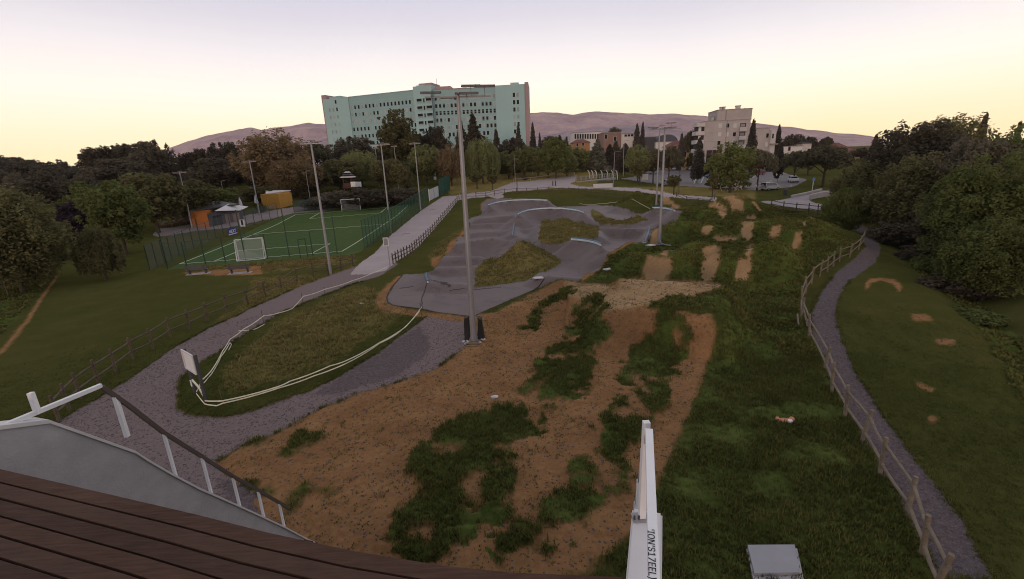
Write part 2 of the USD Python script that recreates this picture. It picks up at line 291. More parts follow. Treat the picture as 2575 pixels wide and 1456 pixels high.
WEEDS = [[(1288, 838), (1340, 788), (1400, 738), (1445, 712), (1452, 722), (1380, 780), (1335, 832), (1300, 843)],
         [(1440, 770), (1500, 742), (1545, 758), (1535, 785), (1520, 800), (1535, 840), (1505, 855), (1498, 905), (1500, 960), (1462, 1000), (1390, 1010), (1330, 1000), (1288, 985), (1300, 940), (1370, 890), (1410, 850), (1425, 810)],
         [(1190, 1035), (1250, 1008), (1330, 1010), (1425, 1018), (1400, 1060), (1335, 1105), (1310, 1160), (1335, 1190), (1260, 1240), (1272, 1280), (1200, 1340), (1140, 1390), (1050, 1405), (985, 1395), (955, 1330), (1000, 1285), (1050, 1250), (1010, 1190), (1030, 1150), (1095, 1100)],
         [(1560, 905), (1605, 858), (1640, 800), (1635, 778), (1700, 786), (1735, 800), (1742, 850), (1728, 905), (1695, 965), (1685, 1010), (1655, 1080), (1590, 1130), (1562, 1150), (1600, 1180), (1572, 1250), (1500, 1290), (1460, 1322), (1400, 1332), (1330, 1352), (1318, 1320), (1380, 1250), (1440, 1190), (1485, 1110), (1505, 1040), (1570, 980)],
         [(1500, 1440), (1560, 1385), (1600, 1340), (1640, 1290), (1590, 1456)], [(1275, 1330), (1360, 1345), (1420, 1370), (1370, 1410), (1290, 1405), (1255, 1370)], [(1625, 762), (1700, 745), (1815, 735), (1815, 795), (1740, 792), (1640, 782)]]
SPARSE = [[(590, 1115), (700, 1080), (860, 1082), (865, 1140), (800, 1165), (700, 1150), (600, 1140)], [(540, 1195), (700, 1185), (860, 1230), (800, 1300), (700, 1290), (600, 1235)]]
LUSH = [[(1470, 712), (1500, 690), (1530, 650), (1600, 612), (1640, 600), (1690, 568), (1720, 520), (1800, 520), (1900, 515), (1960, 530), (2090, 552), (2130, 600), (2165, 610), (2100, 655), (2030, 700), (2008, 760), (2005, 810), (2040, 870), (2100, 960), (2180, 1090), (2270, 1240), (2340, 1456), (1560, 1500), (1620, 1310), (1680, 1200), (1760, 1000), (1812, 840), (1815, 720), (1640, 690), (1540, 700)],
        b4((1000, 340), (1250, 210), (1390, 178), (1460, 225), (1700, 375), (1440, 380), (1250, 300)), b5((520, 500), (700, 380), (1100, 300), (1560, 330), (1900, 400), (1900, 600), (800, 620)), [(-60, 700), (160, 640), (60, 780), (-60, 900)], [(2240, 590), (2330, 650), (2620, 900), (2620, 1200), (2575, 1000), (2450, 800), (2300, 680)]]
TRACK = [[(1012, 690), (1072, 687), (1085, 681), (1098, 671), (1114, 647), (1122, 640), (1137, 627), (1150, 598), (1175, 592), (1182, 574), (1179, 552), (1185, 547), (1210, 541), (1211, 516), (1212, 510), (1225, 502), (1253, 499), (1355, 500), (1378, 503), (1388, 512), (1400, 519), (1458, 519), (1487, 516), (1538, 517), (1590, 523), (1636, 524), (1643, 521),
          (1664, 521), (1697, 530), (1717, 528), (1716, 535), (1706, 545), (1704, 556), (1675, 562), (1640, 576), (1637, 581), (1628, 612), (1622, 617), (1585, 606), (1578, 609), (1528, 638), (1522, 651), (1512, 673), (1500, 683), (1472, 688), (1460, 701), (1455, 708), (1405, 700), (1362, 721), (1287, 753), (1190, 796), (1100, 786), (1060, 777), (988, 769), (971, 760), (973, 745)]]
HOLES = [b3((1750, 790), (1800, 775), (1890, 790), (2000, 860), (2200, 960), (2180, 1010), (2060, 1070), (1960, 1110), (1840, 1180), (1400, 1235), (1330, 1230), (1330, 1080), (1390, 1020), (1400, 960), (1570, 945), (1640, 900), (1690, 840)),
         b4((290, 490), (420, 492), (480, 465), (560, 470), (620, 510), (700, 512), (870, 557), (870, 670), (600, 682), (500, 722), (400, 740), (290, 720), (266, 660), (280, 600)),
         b4((790, 375), (860, 400), (950, 460), (1060, 490), (1160, 482), (1270, 440), (1330, 470), (1380, 492), (1300, 500), (1240, 530), (1060, 540), (900, 532), (830, 500), (798, 440)),
         b4((1010, 343), (1250, 283), (1450, 295), (1445, 372), (1300, 430), (1262, 432), (1150, 378))]
PATH = [[(905, 662), (940, 638), (982, 592), (1060, 529), (1115, 493), (1150, 491), (1187, 485), (1232, 481), (1287, 459), (1330, 456), (1400, 446), (1450, 441), (1449, 455), (1432, 462), (1460, 469), (1540, 470), (1600, 473), (1650, 480), (1700, 489), (1803, 497), (1800, 505), (1692, 496), (1600, 482), (1540, 477), (1460, 474), (1400, 472), (1330, 478), (1287, 481), (1262, 487), (1268, 496), (1250, 500), (1230, 494), (1190, 497), (1153, 503), (1112, 553), (1052, 620), (992, 662), (970, 680), (930, 690), (880, 690)],
        [(2160, 535), (2230, 541), (2232, 546), (2160, 541)]]
ROAD = [b5((1510, 300), (1700, 292), (1790, 272), (2000, 230), (2140, 195), (2270, 190), (2250, 240), (2010, 282), (2040, 310), (2140, 330), (2190, 380), (2120, 395), (1580, 332))]
LOT = [[(1560, 449), (1595, 444), (1620, 428), (1700, 412), (1850, 420), (1960, 431), (2030, 452), (1995, 470), (1900, 479), (1800, 472), (1700, 467), (1640, 461)]]
TURF = [[(420, 678), (700, 547), (740, 536), (800, 531), (960, 516), (1036, 508), (1046, 512), (905, 634), (880, 641), (640, 661)]]
TERR = [[(383, 590), (400, 575), (510, 560), (740, 520), (830, 508), (900, 512), (820, 530), (735, 537), (690, 548), (560, 575), (510, 578), (400, 596)]]
YELLOW = [[(570, 930), (700, 810), (900, 720), (1000, 745), (1000, 800), (850, 900), (650, 975), (570, 985)], [(640, 700), (830, 690), (890, 668), (905, 664), (830, 705), (640, 770), (560, 810), (540, 808), (620, 765)], HOLES[1], HOLES[2], HOLES[0], b3((1000, 780), (1260, 620), (1280, 700), (1160, 760), (1040, 900), (900, 1010), (880, 930)), [(450, 668), (890, 640), (890, 660), (600, 690)], [(1130, 440), (1500, 430), (1500, 470), (1130, 490)], [(1560, 470), (1900, 470), (1900, 500), (1560, 480)]]
cls = np.zeros(len(X), int)
w_lush, w_dirt, w_grav = inside(LUSH, .5, True), inside(DIRT, .28, True), inside(GRAVEL, .16, True)
w_weed = np.maximum(inside(WEEDS, .75, True), .34 * inside(SPARSE, .4, True)); w_yel = inside(YELLOW, .8, True)
patch = meshkit.fbm(np.c_[X * 1.5, Y * 1.1, X * 0], 5, 5); ww = np.clip((w_weed - .52) * 1.8 + (patch - .46) * 4.5, 0, 1) * (w_weed > .1)
w_dirt = w_dirt * (1 - ww); w_grav = np.where(w_dirt > .5, np.minimum(w_grav, 1 - w_dirt), w_grav)
w_lush = np.maximum(w_lush, ww) * (1 - w_dirt)
cls[w_grav > .5] = 3; cls[w_dirt > .5] = 2
for k, pl, ro in ((5, PATH, .05), (6, LOT, .1), (7, TURF, .0), (8, ROAD, .05), (9, TERR, .1), (4, TRACK, .05)):
    cls[inside(pl, ro) > .5] = k
hole = inside(HOLES, .2) > .5; cls[hole & (cls == 4)] = 0
soft_cls = cls <= 3
lump = fb(.35, 21, 4) * .16 + fb(2.2, 22, 3) * .05
lump = np.where(w_lush > .4, lump * 1.6 + np.abs(fb(1.6, 23, 3)) * .3, lump) * np.clip((400 - np.hypot(X, Y)) / 200, 0, 1)
lump = np.where(w_dirt > .5, fb(1.3, 24, 4) * .12 + fb(5., 25, 2) * .04, lump); lump = np.where(w_grav > .5, fb(2., 26, 3) * .05, lump)
Z = Z + np.where(soft_cls, lump, 0)
V = np.c_[X, Y, Z]
i, j = np.meshgrid(np.arange(NR - 1), np.arange(NA), indexing='ij'); j2 = (j + 1) % NA
q0, q1, q2, q3 = (i * NA + j).ravel(), (i * NA + j2).ravel(), ((i + 1) * NA + j2).ravel(), ((i + 1) * NA + j).ravel()
FT = np.vstack([np.c_[q0, q2, q1], np.c_[q0, q3, q2]])
cc = cls[FT]; fc = np.where(cc[:, 1] == cc[:, 2], cc[:, 1], cc[:, 0])
NRM = np.zeros_like(V); fn = np.cross(V[FT[:, 1]] - V[FT[:, 0]], V[FT[:, 2]] - V[FT[:, 0]])
for k in range(3): np.add.at(NRM, FT[:, k], fn)
NRM /= np.linalg.norm(NRM, axis=1, keepdims=True) + 1e-12
if NRM[:, 2].mean() < 0: NRM = -NRM; FT = FT[:, ::-1]
MIX1, MIX2 = np.c_[w_lush, w_dirt, w_grav], np.c_[w_yel, inside([[(1548, 735), (1560, 700), (1815, 710), (1815, 722), (1640, 765), (1536, 780), (1420, 740), (1420, 702), (1530, 715)]] + [p for p in DIRT[2:20]], .3, True), inside([[(1050, 822), (1078, 850), (1075, 890), (1000, 945), (860, 990), (780, 995), (880, 935), (980, 870)], [(540, 1200), (640, 1230), (740, 1330), (600, 1300)], GRAVEL[2]], .3, True)]
def terrain_mesh(name, sel, mat, kind='structure', parent=None, label=None):
    f = FT[sel]; u, inv = np.unique(f, return_inverse=True); f = inv.reshape(-1, 3)
    m = UsdGeom.Mesh.Define(stage, '/World/' + numbered('/World', name))
    m.CreatePointsAttr(Vt.Vec3fArray.FromNumpy(V[u].astype(np.float32))); m.CreateFaceVertexCountsAttr(Vt.IntArray.FromNumpy(np.full(len(f), 3, np.int32)))
    m.CreateFaceVertexIndicesAttr(Vt.IntArray.FromNumpy(f.astype(np.int32).ravel())); m.CreateSubdivisionSchemeAttr('none')
    m.CreateNormalsAttr(Vt.Vec3fArray.FromNumpy(NRM[u].astype(np.float32))); m.SetNormalsInterpolation('vertex')
    pv = UsdGeom.PrimvarsAPI(m)
    for nm, d in (('mixa', MIX1), ('mixb', MIX2)): pv.CreatePrimvar(nm, Sdf.ValueTypeNames.Color3fArray, 'vertex').Set(Vt.Vec3fArray.FromNumpy(d[u].astype(np.float32)))
    UsdShade.MaterialBindingAPI.Apply(m.GetPrim()).Bind(mat); tag(m.GetPrim(), kind=kind, label=label); return m.GetPrim()
def ramp(*s): return ('rgb_ramp', {'ramp': list(s)})
soil = usdkit.material(stage, LK + 'soil', {
    'g': ('geometry', {}), 'a': ('attribute', {'attribute': 'mixa'}), 'b': ('attribute', {'attribute': 'mixb'}), 'sa': ('separate_xyz', {}), 'sb': ('separate_xyz', {}),
    'n1': ('noise_texture', {'scale': .55, 'detail': 6., 'roughness': .62}), 'n2': ('noise_texture', {'scale': 7., 'detail': 5., 'roughness': .7}), 'n3': ('noise_texture', {'scale': 26., 'detail': 3., 'roughness': .7}), 'nb': ('noise_texture', {'scale': .08, 'detail': 3.}),
    'm12': ('mix_float', {'fac': .45}), 'm13': ('mix_float', {'fac': .5}), 'mb': ('mix_float', {'fac': .35}),
    'lawn': ramp((.28, (0.032, 0.040, 0.010)), (.45, (0.053, 0.057, 0.017)), (.6, (0.071, 0.068, 0.022)), (.75, (0.088, 0.075, 0.030))),
    'lush': ramp((.25, (0.029, 0.045, 0.012)), (.45, (0.058, 0.081, 0.020)), (.6, (0.087, 0.107, 0.030)), (.8, (0.136, 0.116, 0.048))),
    'yel': ramp((.3, (0.086, 0.081, 0.025)), (.5, (0.144, 0.121, 0.043)), (.7, (0.207, 0.155, 0.069))),
    'dirt': ramp((.25, (0.124, 0.066, 0.031)), (.45, (0.205, 0.112, 0.054)), (.6, (0.265, 0.149, 0.071)), (.78, (0.317, 0.200, 0.107))),
    'tan': ramp((.3, (0.198, 0.123, 0.066)), (.5, (0.289, 0.193, 0.105)), (.7, (0.371, 0.257, 0.149))),
    'grav': ramp((.25, (0.094, 0.075, 0.077)), (.5, (0.171, 0.134, 0.134)), (.75, (0.253, 0.204, 0.198))),
    'dark': ramp((.3, (0.055, 0.046, 0.052)), (.5, (0.110, 0.090, 0.095)), (.72, (0.220, 0.187, 0.187))),
    'x1': ('mix', {}), 'x2': ('mix', {}), 'x3': ('mix', {}), 'x4': ('mix', {}), 'x5': ('mix', {}), 'x6': ('mix', {}),
    'bm': ('bump', {'strength': .55, 'distance': .035}), 'd': ('diffuse_bsdf', {'roughness': .6})},
    [('g.position', k + '.vector') for k in ('n1', 'n2', 'n3', 'nb')] + [('a.vector', 'sa.vector'), ('b.vector', 'sb.vector'),
     ('n1.fac', 'm12.a'), ('n2.fac', 'm12.b'), ('n2.fac', 'm13.a'), ('n3.fac', 'm13.b'), ('m12.result', 'mb.a'), ('nb.fac', 'mb.b')] +
    [('mb.result', k + '.fac') for k in ('lawn', 'yel')] + [('m12.result', k + '.fac') for k in ('lush', 'dirt', 'tan')] + [('m13.result', k + '.fac') for k in ('grav', 'dark')] +
    [('lawn.color', 'x1.color1'), ('yel.color', 'x1.color2'), ('sb.x', 'x1.fac'), ('x1.color', 'x2.color1'), ('lush.color', 'x2.color2'), ('sa.x', 'x2.fac'),
     ('dirt.color', 'x3.color1'), ('tan.color', 'x3.color2'), ('sb.y', 'x3.fac'), ('x2.color', 'x4.color1'), ('x3.color', 'x4.color2'), ('sa.y', 'x4.fac'),
     ('grav.color', 'x5.color1'), ('dark.color', 'x5.color2'), ('sb.z', 'x5.fac'), ('x4.color', 'x6.color1'), ('x5.color', 'x6.color2'), ('sa.z', 'x6.fac'), ('x6.color', 'd.color'),
     ('m13.result', 'bm.height'), ('bm.normal', 'd.normal')], surface='d.BSDF')
def M_paved(name, c0, c1, c2, s1=.35, s2=60., crack=0., rough=.8, spec=.3):
    nodes = {'g': ('geometry', {}), 'n1': ('noise_texture', {'scale': s1, 'detail': 7., 'roughness': .65}), 'n2': ('noise_texture', {'scale': s2, 'detail': 2.}), 'm': ('mix_float', {'fac': .3}), 'r': ramp((.3, c0), (.5, c1), (.7, c2)),
             'bm': ('bump', {'strength': .25, 'distance': .01}), 'p': ('principled_bsdf', {'roughness': rough, 'specular_ior_level': spec})}
    links = [('g.position', 'n1.vector'), ('g.position', 'n2.vector'), ('n1.fac', 'm.a'), ('n2.fac', 'm.b'), ('m.result', 'r.fac'), ('n2.fac', 'bm.height'), ('bm.normal', 'p.normal')]
    if crack:
        nodes |= {'st': ('noise_texture', {'scale': .5, 'detail': 5., 'distortion': 1.5}), 'sr': ramp((.56, (1, 1, 1)), (.63, (crack, crack, crack * 1.05)), (.68, (1, 1, 1))), 'x': ('mix', {'mix_type': 'multiply', 'fac': .8})}
        links += [('g.position', 'st.vector'), ('st.fac', 'sr.fac'), ('r.color', 'x.color1'), ('sr.color', 'x.color2'), ('x.color', 'p.base_color')]
    else: links += [('r.color', 'p.base_color')]
    return usdkit.material(stage, LK + name, nodes, links, surface='p.BSDF')
m_track = M_paved('track_asphalt', (.078, .055, .053), (.100, .072, .070), (.128, .097, .092), crack=.6, rough=.58, spec=.4)
m_path = M_paved('path_paving', (.27, .225, .225), (.32, .27, .27), (.37, .315, .31)); m_lot = M_paved('lot_asphalt', (.11, .097, .10), (.14, .125, .13), (.18, .16, .165)); m_road = M_paved('road_asphalt', (.19, .165, .175), (.235, .205, .215), (.28, .25, .255))
m_turf = M_paved('turf', (.040, .068, .017), (.054, .086, .022), (.070, .102, .030), s1=1.2, rough=.95, spec=.08); m_terr = M_paved('terrace_paving', (.16, .13, .125), (.20, .165, .16), (.24, .20, .19))
for k, nm, mt in ((0, 'ground', soil), (2, 'dirt_ground', soil), (3, 'gravel_path', soil), (4, 'pump_track', m_track), (5, 'footpath', m_path), (6, 'parking_lot', m_lot), (7, 'turf_pitch', m_turf), (8, 'road', m_road), (9, 'terrace', m_terr)):
    terrain_mesh(nm, fc == k, mt)
# ---------------------------------------------------------------- start platform: deck, ramp, side walls, rails
m_white = M_plain('white_paint', (.62, .62, .64), .55, noise=.06); m_conc = M_plain('concrete', (.34, .33, .34), .85, noise=.12, bump=.2); m_concw = M_plain('pale_concrete', (.50, .49, .50), .8, noise=.08, scale=1.5)
m_galv = M_plain('galvanised_steel', (.25, .245, .26), .45, .35, .5, .1, 2.); m_dark = M_plain('dark_steel', (.055, .055, .06), .5, .2); m_green = M_plain('green_steel', (.012, .035, .022), .5); m_rail = M_plain('rail_brown', (.085, .065, .06), .5)
m_black = M_plain('black_cover', (.012, .012, .014), .6); m_tape = M_plain('tape_white', (.66, .63, .50), .6, noise=.2, scale=4.); m_blue = M_plain('lip_blue', (.05, .11, .17), .5, noise=.2); m_lip = M_plain('lip_white', (.50, .58, .62), .5, noise=.2, scale=6.)
m_wood = M_plain('fence_wood', (.085, .064, .047), .85, noise=.35, scale=4., bump=.4, bscale=20.); m_woodp = M_plain('fence_wood_pale', (.155, .125, .095), .85, noise=.3, scale=4., bump=.3)
def M_plank(name, c0, c1, sc):
    return usdkit.material(stage, LK + name, {'g': ('geometry', {}), 'o': ('texture_coordinate', {}), 'mp': ('mapping', {'scale': sc, 'rotation': (0, 0, -.21)}), 'n': ('noise_texture', {'scale': 3., 'detail': 6., 'roughness': .65}), 'n2': ('noise_texture', {'scale': .9, 'detail': 4.}), 'm': ('mix_float', {'fac': .4}),
        'r': ramp((.3, c0), (.7, c1)), 'b': ('bump', {'strength': .35, 'distance': .006}), 'p': ('principled_bsdf', {'roughness': .9, 'specular_ior_level': .06})},
        [('g.position', 'mp.vector'), ('mp.vector', 'n.vector'), ('g.position', 'n2.vector'), ('n.fac', 'm.a'), ('n2.fac', 'm.b'), ('m.result', 'r.fac'), ('r.color', 'p.base_color'), ('n.fac', 'b.height'), ('b.normal', 'p.normal')], surface='p.BSDF')
m_planks = [M_plank(f'deck_wood_{k}', *c, (1.2, 14, 14)) for k, c in enumerate((((.036, .020, .015), (.095, .056, .042)), ((.042, .025, .019), (.088, .054, .042)), ((.030, .018, .014), (.078, .047, .036))))]
ZD = 6.4
edge = np.array([G(x, y, ZD)[:2] for x, y in ((120, 1180), (499, 1295), (676, 1340), (896, 1387), (1112, 1422), (1287, 1440), (1566, 1451))])
edge[0] = edge[1] + (edge[1] - edge[3]) / np.linalg.norm(edge[1] - edge[3]) * 4.0
edge = np.array([edge[0] + (edge[1] - edge[0]) * t for t in (0, .33, .66)] + list(edge[1:]))
e1 = np.array([.287, .958]); e2 = np.array([.958, -.287])
deck = thing('start_platform', 'brown wooden plank start platform with concrete side walls at the bottom of the photo', 'platform')
pw, gap = .142, .022
for k in range(26):
    a, b = k * (pw + gap), k * (pw + gap) + pw
    m = MB(); o0, o1 = edge - e1 * a, edge - e1 * b
    for q in range(len(edge) - 1):
        zt = ZD + .004 * math.sin(k * 2.3)
        m.prism(np.c_[[o0[q], o0[q + 1], o1[q + 1], o1[q]], np.full(4, zt - .04)], np.c_[[o0[q], o0[q + 1], o1[q + 1], o1[q]], np.full(4, zt)])
    part(deck, 'plank', m, m_planks[k % 3])
m = MB()
for t in np.linspace(.02, .98, 7):
    c = edge[0] + (edge[-1] - edge[0]) * t - e1 * .15; m.beam((*c, ZD - .12), (*(c - e1 * 4.1), ZD - .12), .09, .14)
part(deck, 'joist', m, m_planks[2])
# left wall: follows the roll-in down to the ground
Q = G(775, 1355, .3)[:2]; dirw = np.array([.3, 1.]) / math.hypot(.3, 1)
nrm = np.array([dirw[1], -dirw[0]])
def on_wall(x, y):
    d = ray(x, y); t = (nrm @ Q) / (nrm @ d[:2]); return EYE + d * t
cop = [on_wall(x, y) for x, y in ((340, 1133), (370, 1153), (430, 1188), (500, 1225), (597, 1268), (660, 1297), (713, 1322), (775, 1355), (800, 1366))]
s0 = cop[0]; top = [np.r_[s0[:2] - dirw * 5.2, 6.62], np.r_[s0[:2] - dirw * 1.9, 6.62], np.r_[s0[:2] - dirw * .9, 6.2]] + cop
sec = [(-.30, 0), (0, 0)]
m, mc = MB(), MB()
for a, b in zip(top[:-1], top[1:]):
    for M_, w0, w1, za, zb in ((m, -.26, -.02, None, -.06), (mc, -.29, .01, -.06, 0.)):
        def q(P, w, z): return np.array([P[0] + nrm[0] * w, P[1] + nrm[1] * w, z])
        lo = (lambda P: -.4) if za is None else (lambda P: P[2] + za)
        M_.prism([q(a, w0, lo(a)), q(b, w0, lo(b)), q(b, w1, lo(b)), q(a, w1, lo(a))], [q(a, w0, a[2] + zb), q(b, w0, b[2] + zb), q(b, w1, b[2] + zb), q(a, w1, a[2] + zb)])
part(deck, 'side_wall', m, m_conc); part(deck, 'coping', mc, m_concw)
# ramp surface between the walls
m = MB(); prof = [(0., ZD - .05)] + [(float((p[:2] - Q) @ dirw), p[2] - 1.15) for p in top[3:]]
off = float((edge[3] - Q) @ dirw); prof[0] = (off, ZD - .45); prof = [p for p in prof if p[0] >= off]
wd = -float((edge[-1] - Q) @ nrm)
for (sa, za), (sb, zb) in zip(prof[:-1], prof[1:]):
    P = lambda s_, w_, z_: np.r_[Q + dirw * s_ + nrm * w_, z_]
    m.prism([P(sa, 0, za - .08), P(sb, 0, zb - .08), P(sb, -wd, zb - .08), P(sa, -wd, za - .08)], [P(sa, 0, za), P(sb, 0, zb), P(sb, -wd, zb), P(sa, -wd, za)])
part(deck, 'ramp', m, M_plank('ramp_wood', (.020, .012, .010), (.045, .028, .022), (1.2, 14, 14)))
# right wall
wa, wb = np.array([.60, 1.75]), np.array([1.035, 3.055]); wn = np.array([.95, -.312]); z0 = 6.72
m = MB()
def ppt(c, w, z): return np.r_[c + wn * w, z]
ch = .03; we = (wb - wa) / np.linalg.norm(wb - wa)
for w0, w1, zb, zt in ((-.13, .105, -.4, z0 - .02), (-.115, .09, z0 - .02, z0)):
    m.prism([ppt(wa, w0, zb), ppt(wb, w0, zb), ppt(wb, w1, zb), ppt(wa, w1, zb)], [ppt(wa, w0, zt), ppt(wb, w0, zt), ppt(wb, w1, zt), ppt(wa, w1, zt)])
rw = part(deck, 'side_wall', m, m_concw)
m = MB()                                                   # the wall steps down with the ramp beyond
for k in range(7):
    a = wb + we * (.02 + k * .62); zt = z0 - .55 - k * .85
    if zt > .1: m.prism([ppt(a, -.12, -.4), ppt(a + we * .61, -.12, -.4), ppt(a + we * .61, .09, -.4), ppt(a, .09, -.4)], [ppt(a, -.12, zt), ppt(a + we * .61, -.12, zt - .8), ppt(a + we * .61, .09, zt - .8), ppt(a, .09, zt)])
part(deck, 'lower_wall', m, m_conc)
# right handrail
rail = thing('handrail', 'white square handrail with black graffiti on top of the right concrete wall', 'handrail')
ha, hb = G(1645, 1480, 7.62), G(1632, 1087, 7.62); back = hb + (ha - hb) * 1.4
m = MB().beam(back, hb, .05, .06); part(rail, 'top_rail', m, m_white)
bp = G(1614, 1303, z0); m = MB().beam((*bp[:2], z0 + .013), (bp[0], bp[1], hb[2] - .031), .045, .05); part(rail, 'post', m, m_white)
m = MB().box((bp[0] - .012, bp[1], z0 + .006), (.13, .10, .012)); part(rail, 'base_plate', m, m_galv)
m = MB()
for dx in (-.055, -.02): m.lathe((bp[0] + dx - .01, bp[1] - .02, z0 + .012), [(.009, 0), (.009, .03), (.004, .034), (0, .034)], 8)
part(rail, 'bolt', m, m_dark)
for k, (x, yt, yb) in enumerate(((1620, 1131, 1290), (1609, 1209, 1290), (1601, 1264, 1290))):
    d = ray(x, yt); s_ = 3.35 + k * .42; t = s_ / d[1]; P = EYE + d * t
    m = MB().beam((P[0], P[1], P[2] - 1.25), P, .05, .05); part(rail, 'post', m, m_white)
pts = [hb - (0, 0, .03)] + [EYE + ray(x, yt) * ((3.35 + k * .42) / ray(x, yt)[1]) for k, (x, yt) in enumerate(((1620, 1131), (1609, 1209), (1601, 1264)))]
for a, b in zip(pts[:-1], pts[1:]): part(rail, 'sloping_rail', MB().beam(a, b, .042, .05), m_galv)
tm = meshkit.text_mesh("'ION'S17EEL)", .034, .0012); tv = np.array(tm.vertices); L = tv[:, 0].max()   # scribbled letters along the rail, read from its side
ax = (hb - back) / np.linalg.norm(hb - back); sx = np.array([ax[1], -ax[0], 0]) / math.hypot(ax[0], ax[1]); t0 = G(1641, 1452, 7.66)
tv = tv * [.30 / L, 1., 1.]; Vt_ = t0 + np.outer(.30 - tv[:, 0], ax) + np.outer(tv[:, 1] - .017, sx) * 1. ; Vt_[:, 2] = 7.62 + .031 + tv[:, 2]
part(rail, 'graffiti', (Vt_, np.array(tm.faces)[:, ::-1]), m_black)
# left rail: top rail on short balusters, level part running back along the platform
lr = thing('stair_railing', 'brown topped railing with white balusters down the left wall of the start ramp', 'railing')
tops = [on_wall(x, y) - np.r_[nrm * .13, 0] for x, y in ((270, 974), (335, 1020), (425, 1090), (520, 1150), (597, 1200), (660, 1235), (713, 1266), (737, 1281))]
for a, b in zip(tops[:-1], tops[1:]): part(lr, 'top_rail', MB().beam(a, b, .07, .06), m_rail)
bk = np.r_[tops[0][:2] - dirw * 4., tops[0][2] + .05]; part(lr, 'level_rail', MB().beam(tops[0] + (0, 0, .02), bk, .06, .06), m_white)
for (xa, ya), (xb, yb) in (((425, 1090), (423, 1183)), ((520, 1150), (517, 1232)), ((597, 1200), (594, 1267)), ((660, 1235), (658, 1296)), ((713, 1266), (711, 1321))):
    a = on_wall(xa, ya); b = (0, 0, np.interp((a[:2] - Q) @ dirw, [(p[:2] - Q) @ dirw for p in top], [p[2] for p in top])); a = a - np.r_[nrm * .13, 0]; part(lr, 'baluster', MB().beam((a[0], a[1], b[2]), (a[0], a[1], a[2] - .03), .04, .045), m_white)
for k in range(4):
    P = tops[0][:2] + (tops[1][:2] - tops[0][:2]) * .5 - dirw * k * .95; part(lr, 'baluster', MB().beam((*P, 5.3 if k == 0 else 6.62), (*P, tops[0][2] - (.25 if k == 0 else 0)), .06, .06), m_white)

# ---------------------------------------------------------------- poles
def Mrot(v, axis, a):
    c, s_ = math.cos(a), math.sin(a); R = {'x': [[1, 0, 0], [0, c, -s_], [0, s_, c]], 'z': [[c, -s_, 0], [s_, c, 0], [0, 0, 1]]}[axis]; return v @ np.array(R).T
m_lamp = M_plain('lamp_glass', (.45, .46, .50), .25); m_panel = M_plain('lamp_housing', (.10, .095, .11), .45, .3)
def flood_mast(base, topz, label, w=3.0, r=(.17, .08), panels=4, big=True, group=None, rz=0.):
    base = np.asarray(base, float); h = topz - base[2]
    t = thing('floodlight_mast', label, 'floodlight', group, TR(base, rz))
    part(t, 'pole', MB().tube([(0, 0, -.2), (0, 0, h * .33), (0, 0, h * .66), (0, 0, h)], np.linspace(r[0], r[1], 4), 12), m_galv, 40)
    if big:
        m = MB().box((0, 0, .03), (.62, .62, .05))
        for k in range(4):
            a = k * math.pi / 2 + .4; c, s_ = math.cos(a), math.sin(a)
            m.poly([(c * .16, s_ * .16, .055), (c * .30, s_ * .30, .055), (c * .15, s_ * .15, .5)], (-s_ * .02, c * .02, 0))
        part(t, 'base_flange', m, m_galv)
        part(t, 'service_door', MB().box((.02, -r[0] * .93, 1.3), (.12, .05, .5)), m_galv)
        m = MB()
        for k in range(3): m.beam((-.14, -.04, 2.6 + k * .33), (-.42, -.04, 2.68 + k * .33), .02, .02)
        part(t, 'step_rung', m, m_galv)
    part(t, 'crossbar', MB().beam((-w / 2, 0, h - .12), (w / 2, 0, h - .12), .07, .07), m_galv)
    if big: part(t, 'cross_arm', MB().beam((0, -.7, h - .02), (0, .9, h - .02), .06, .06), m_galv)
    n = panels
    for k in range(n):
        u = -w / 2 + w * (k + .5) / n; dy = (.35 if k % 2 else -.35) if big else (.12 if k % 2 else -.12); L = w / n * (1.05 if big else .95)
        zz = h + (.12 if k % 2 else -.02) + (.02 * k)
        if big: u, dy, zz, L = [(-w * .40, -.5, h + .02, .95), (-w * .14, .3, h - .10, .8), (w * .13, -.35, h - .02, 1.1), (w * .21, .5, h + .42, .9), (w * .41, -.2, h + .30, .95)][k]
        f = part(t, 'floodlight', MB().box((u, dy, zz), (L, .36 if big else .30, .06)), m_panel)
        part(f, 'lens', MB().box((u, dy, zz - .036), (L * .9, .28 if big else .22, .014)), m_lamp)
        part(t, 'bracket', MB().beam((u, dy * .2, h - .12), (u, dy, zz - .03), .03, .03), m_galv)
    return t
P1 = G(1192, 858)
flood_mast(P1, upto(1162, 236, P1), 'tall grey floodlight mast with black covers at its foot between gravel and dirt', 3.1, (.18, .085), 5, rz=.12)
P2 = GT(1658, 615); flood_mast(P2, upto(1652, 322, P2), 'right grey floodlight mast standing among the grassy dirt jumps', 3.0, (.17, .085), 4, rz=-.1)
P2b = GT(1650, 516); flood_mast(P2b, upto(1646, 324, P2b), 'farther grey floodlight mast just left of the jump mast behind the right berm', 3.2, (.15, .08), 4, rz=.2)
m = MB().tube([P2 + (.0, -.1, .5), P2 + (.1, -.3, .15), P2 + (.5, -.6, .03), P2 + (.9, -.8, .02)], .06, 7); single('drain_pipe', m, m_galv, 'short grey bent pipe on the grass at the foot of the right mast', 'pipe', smooth=True)
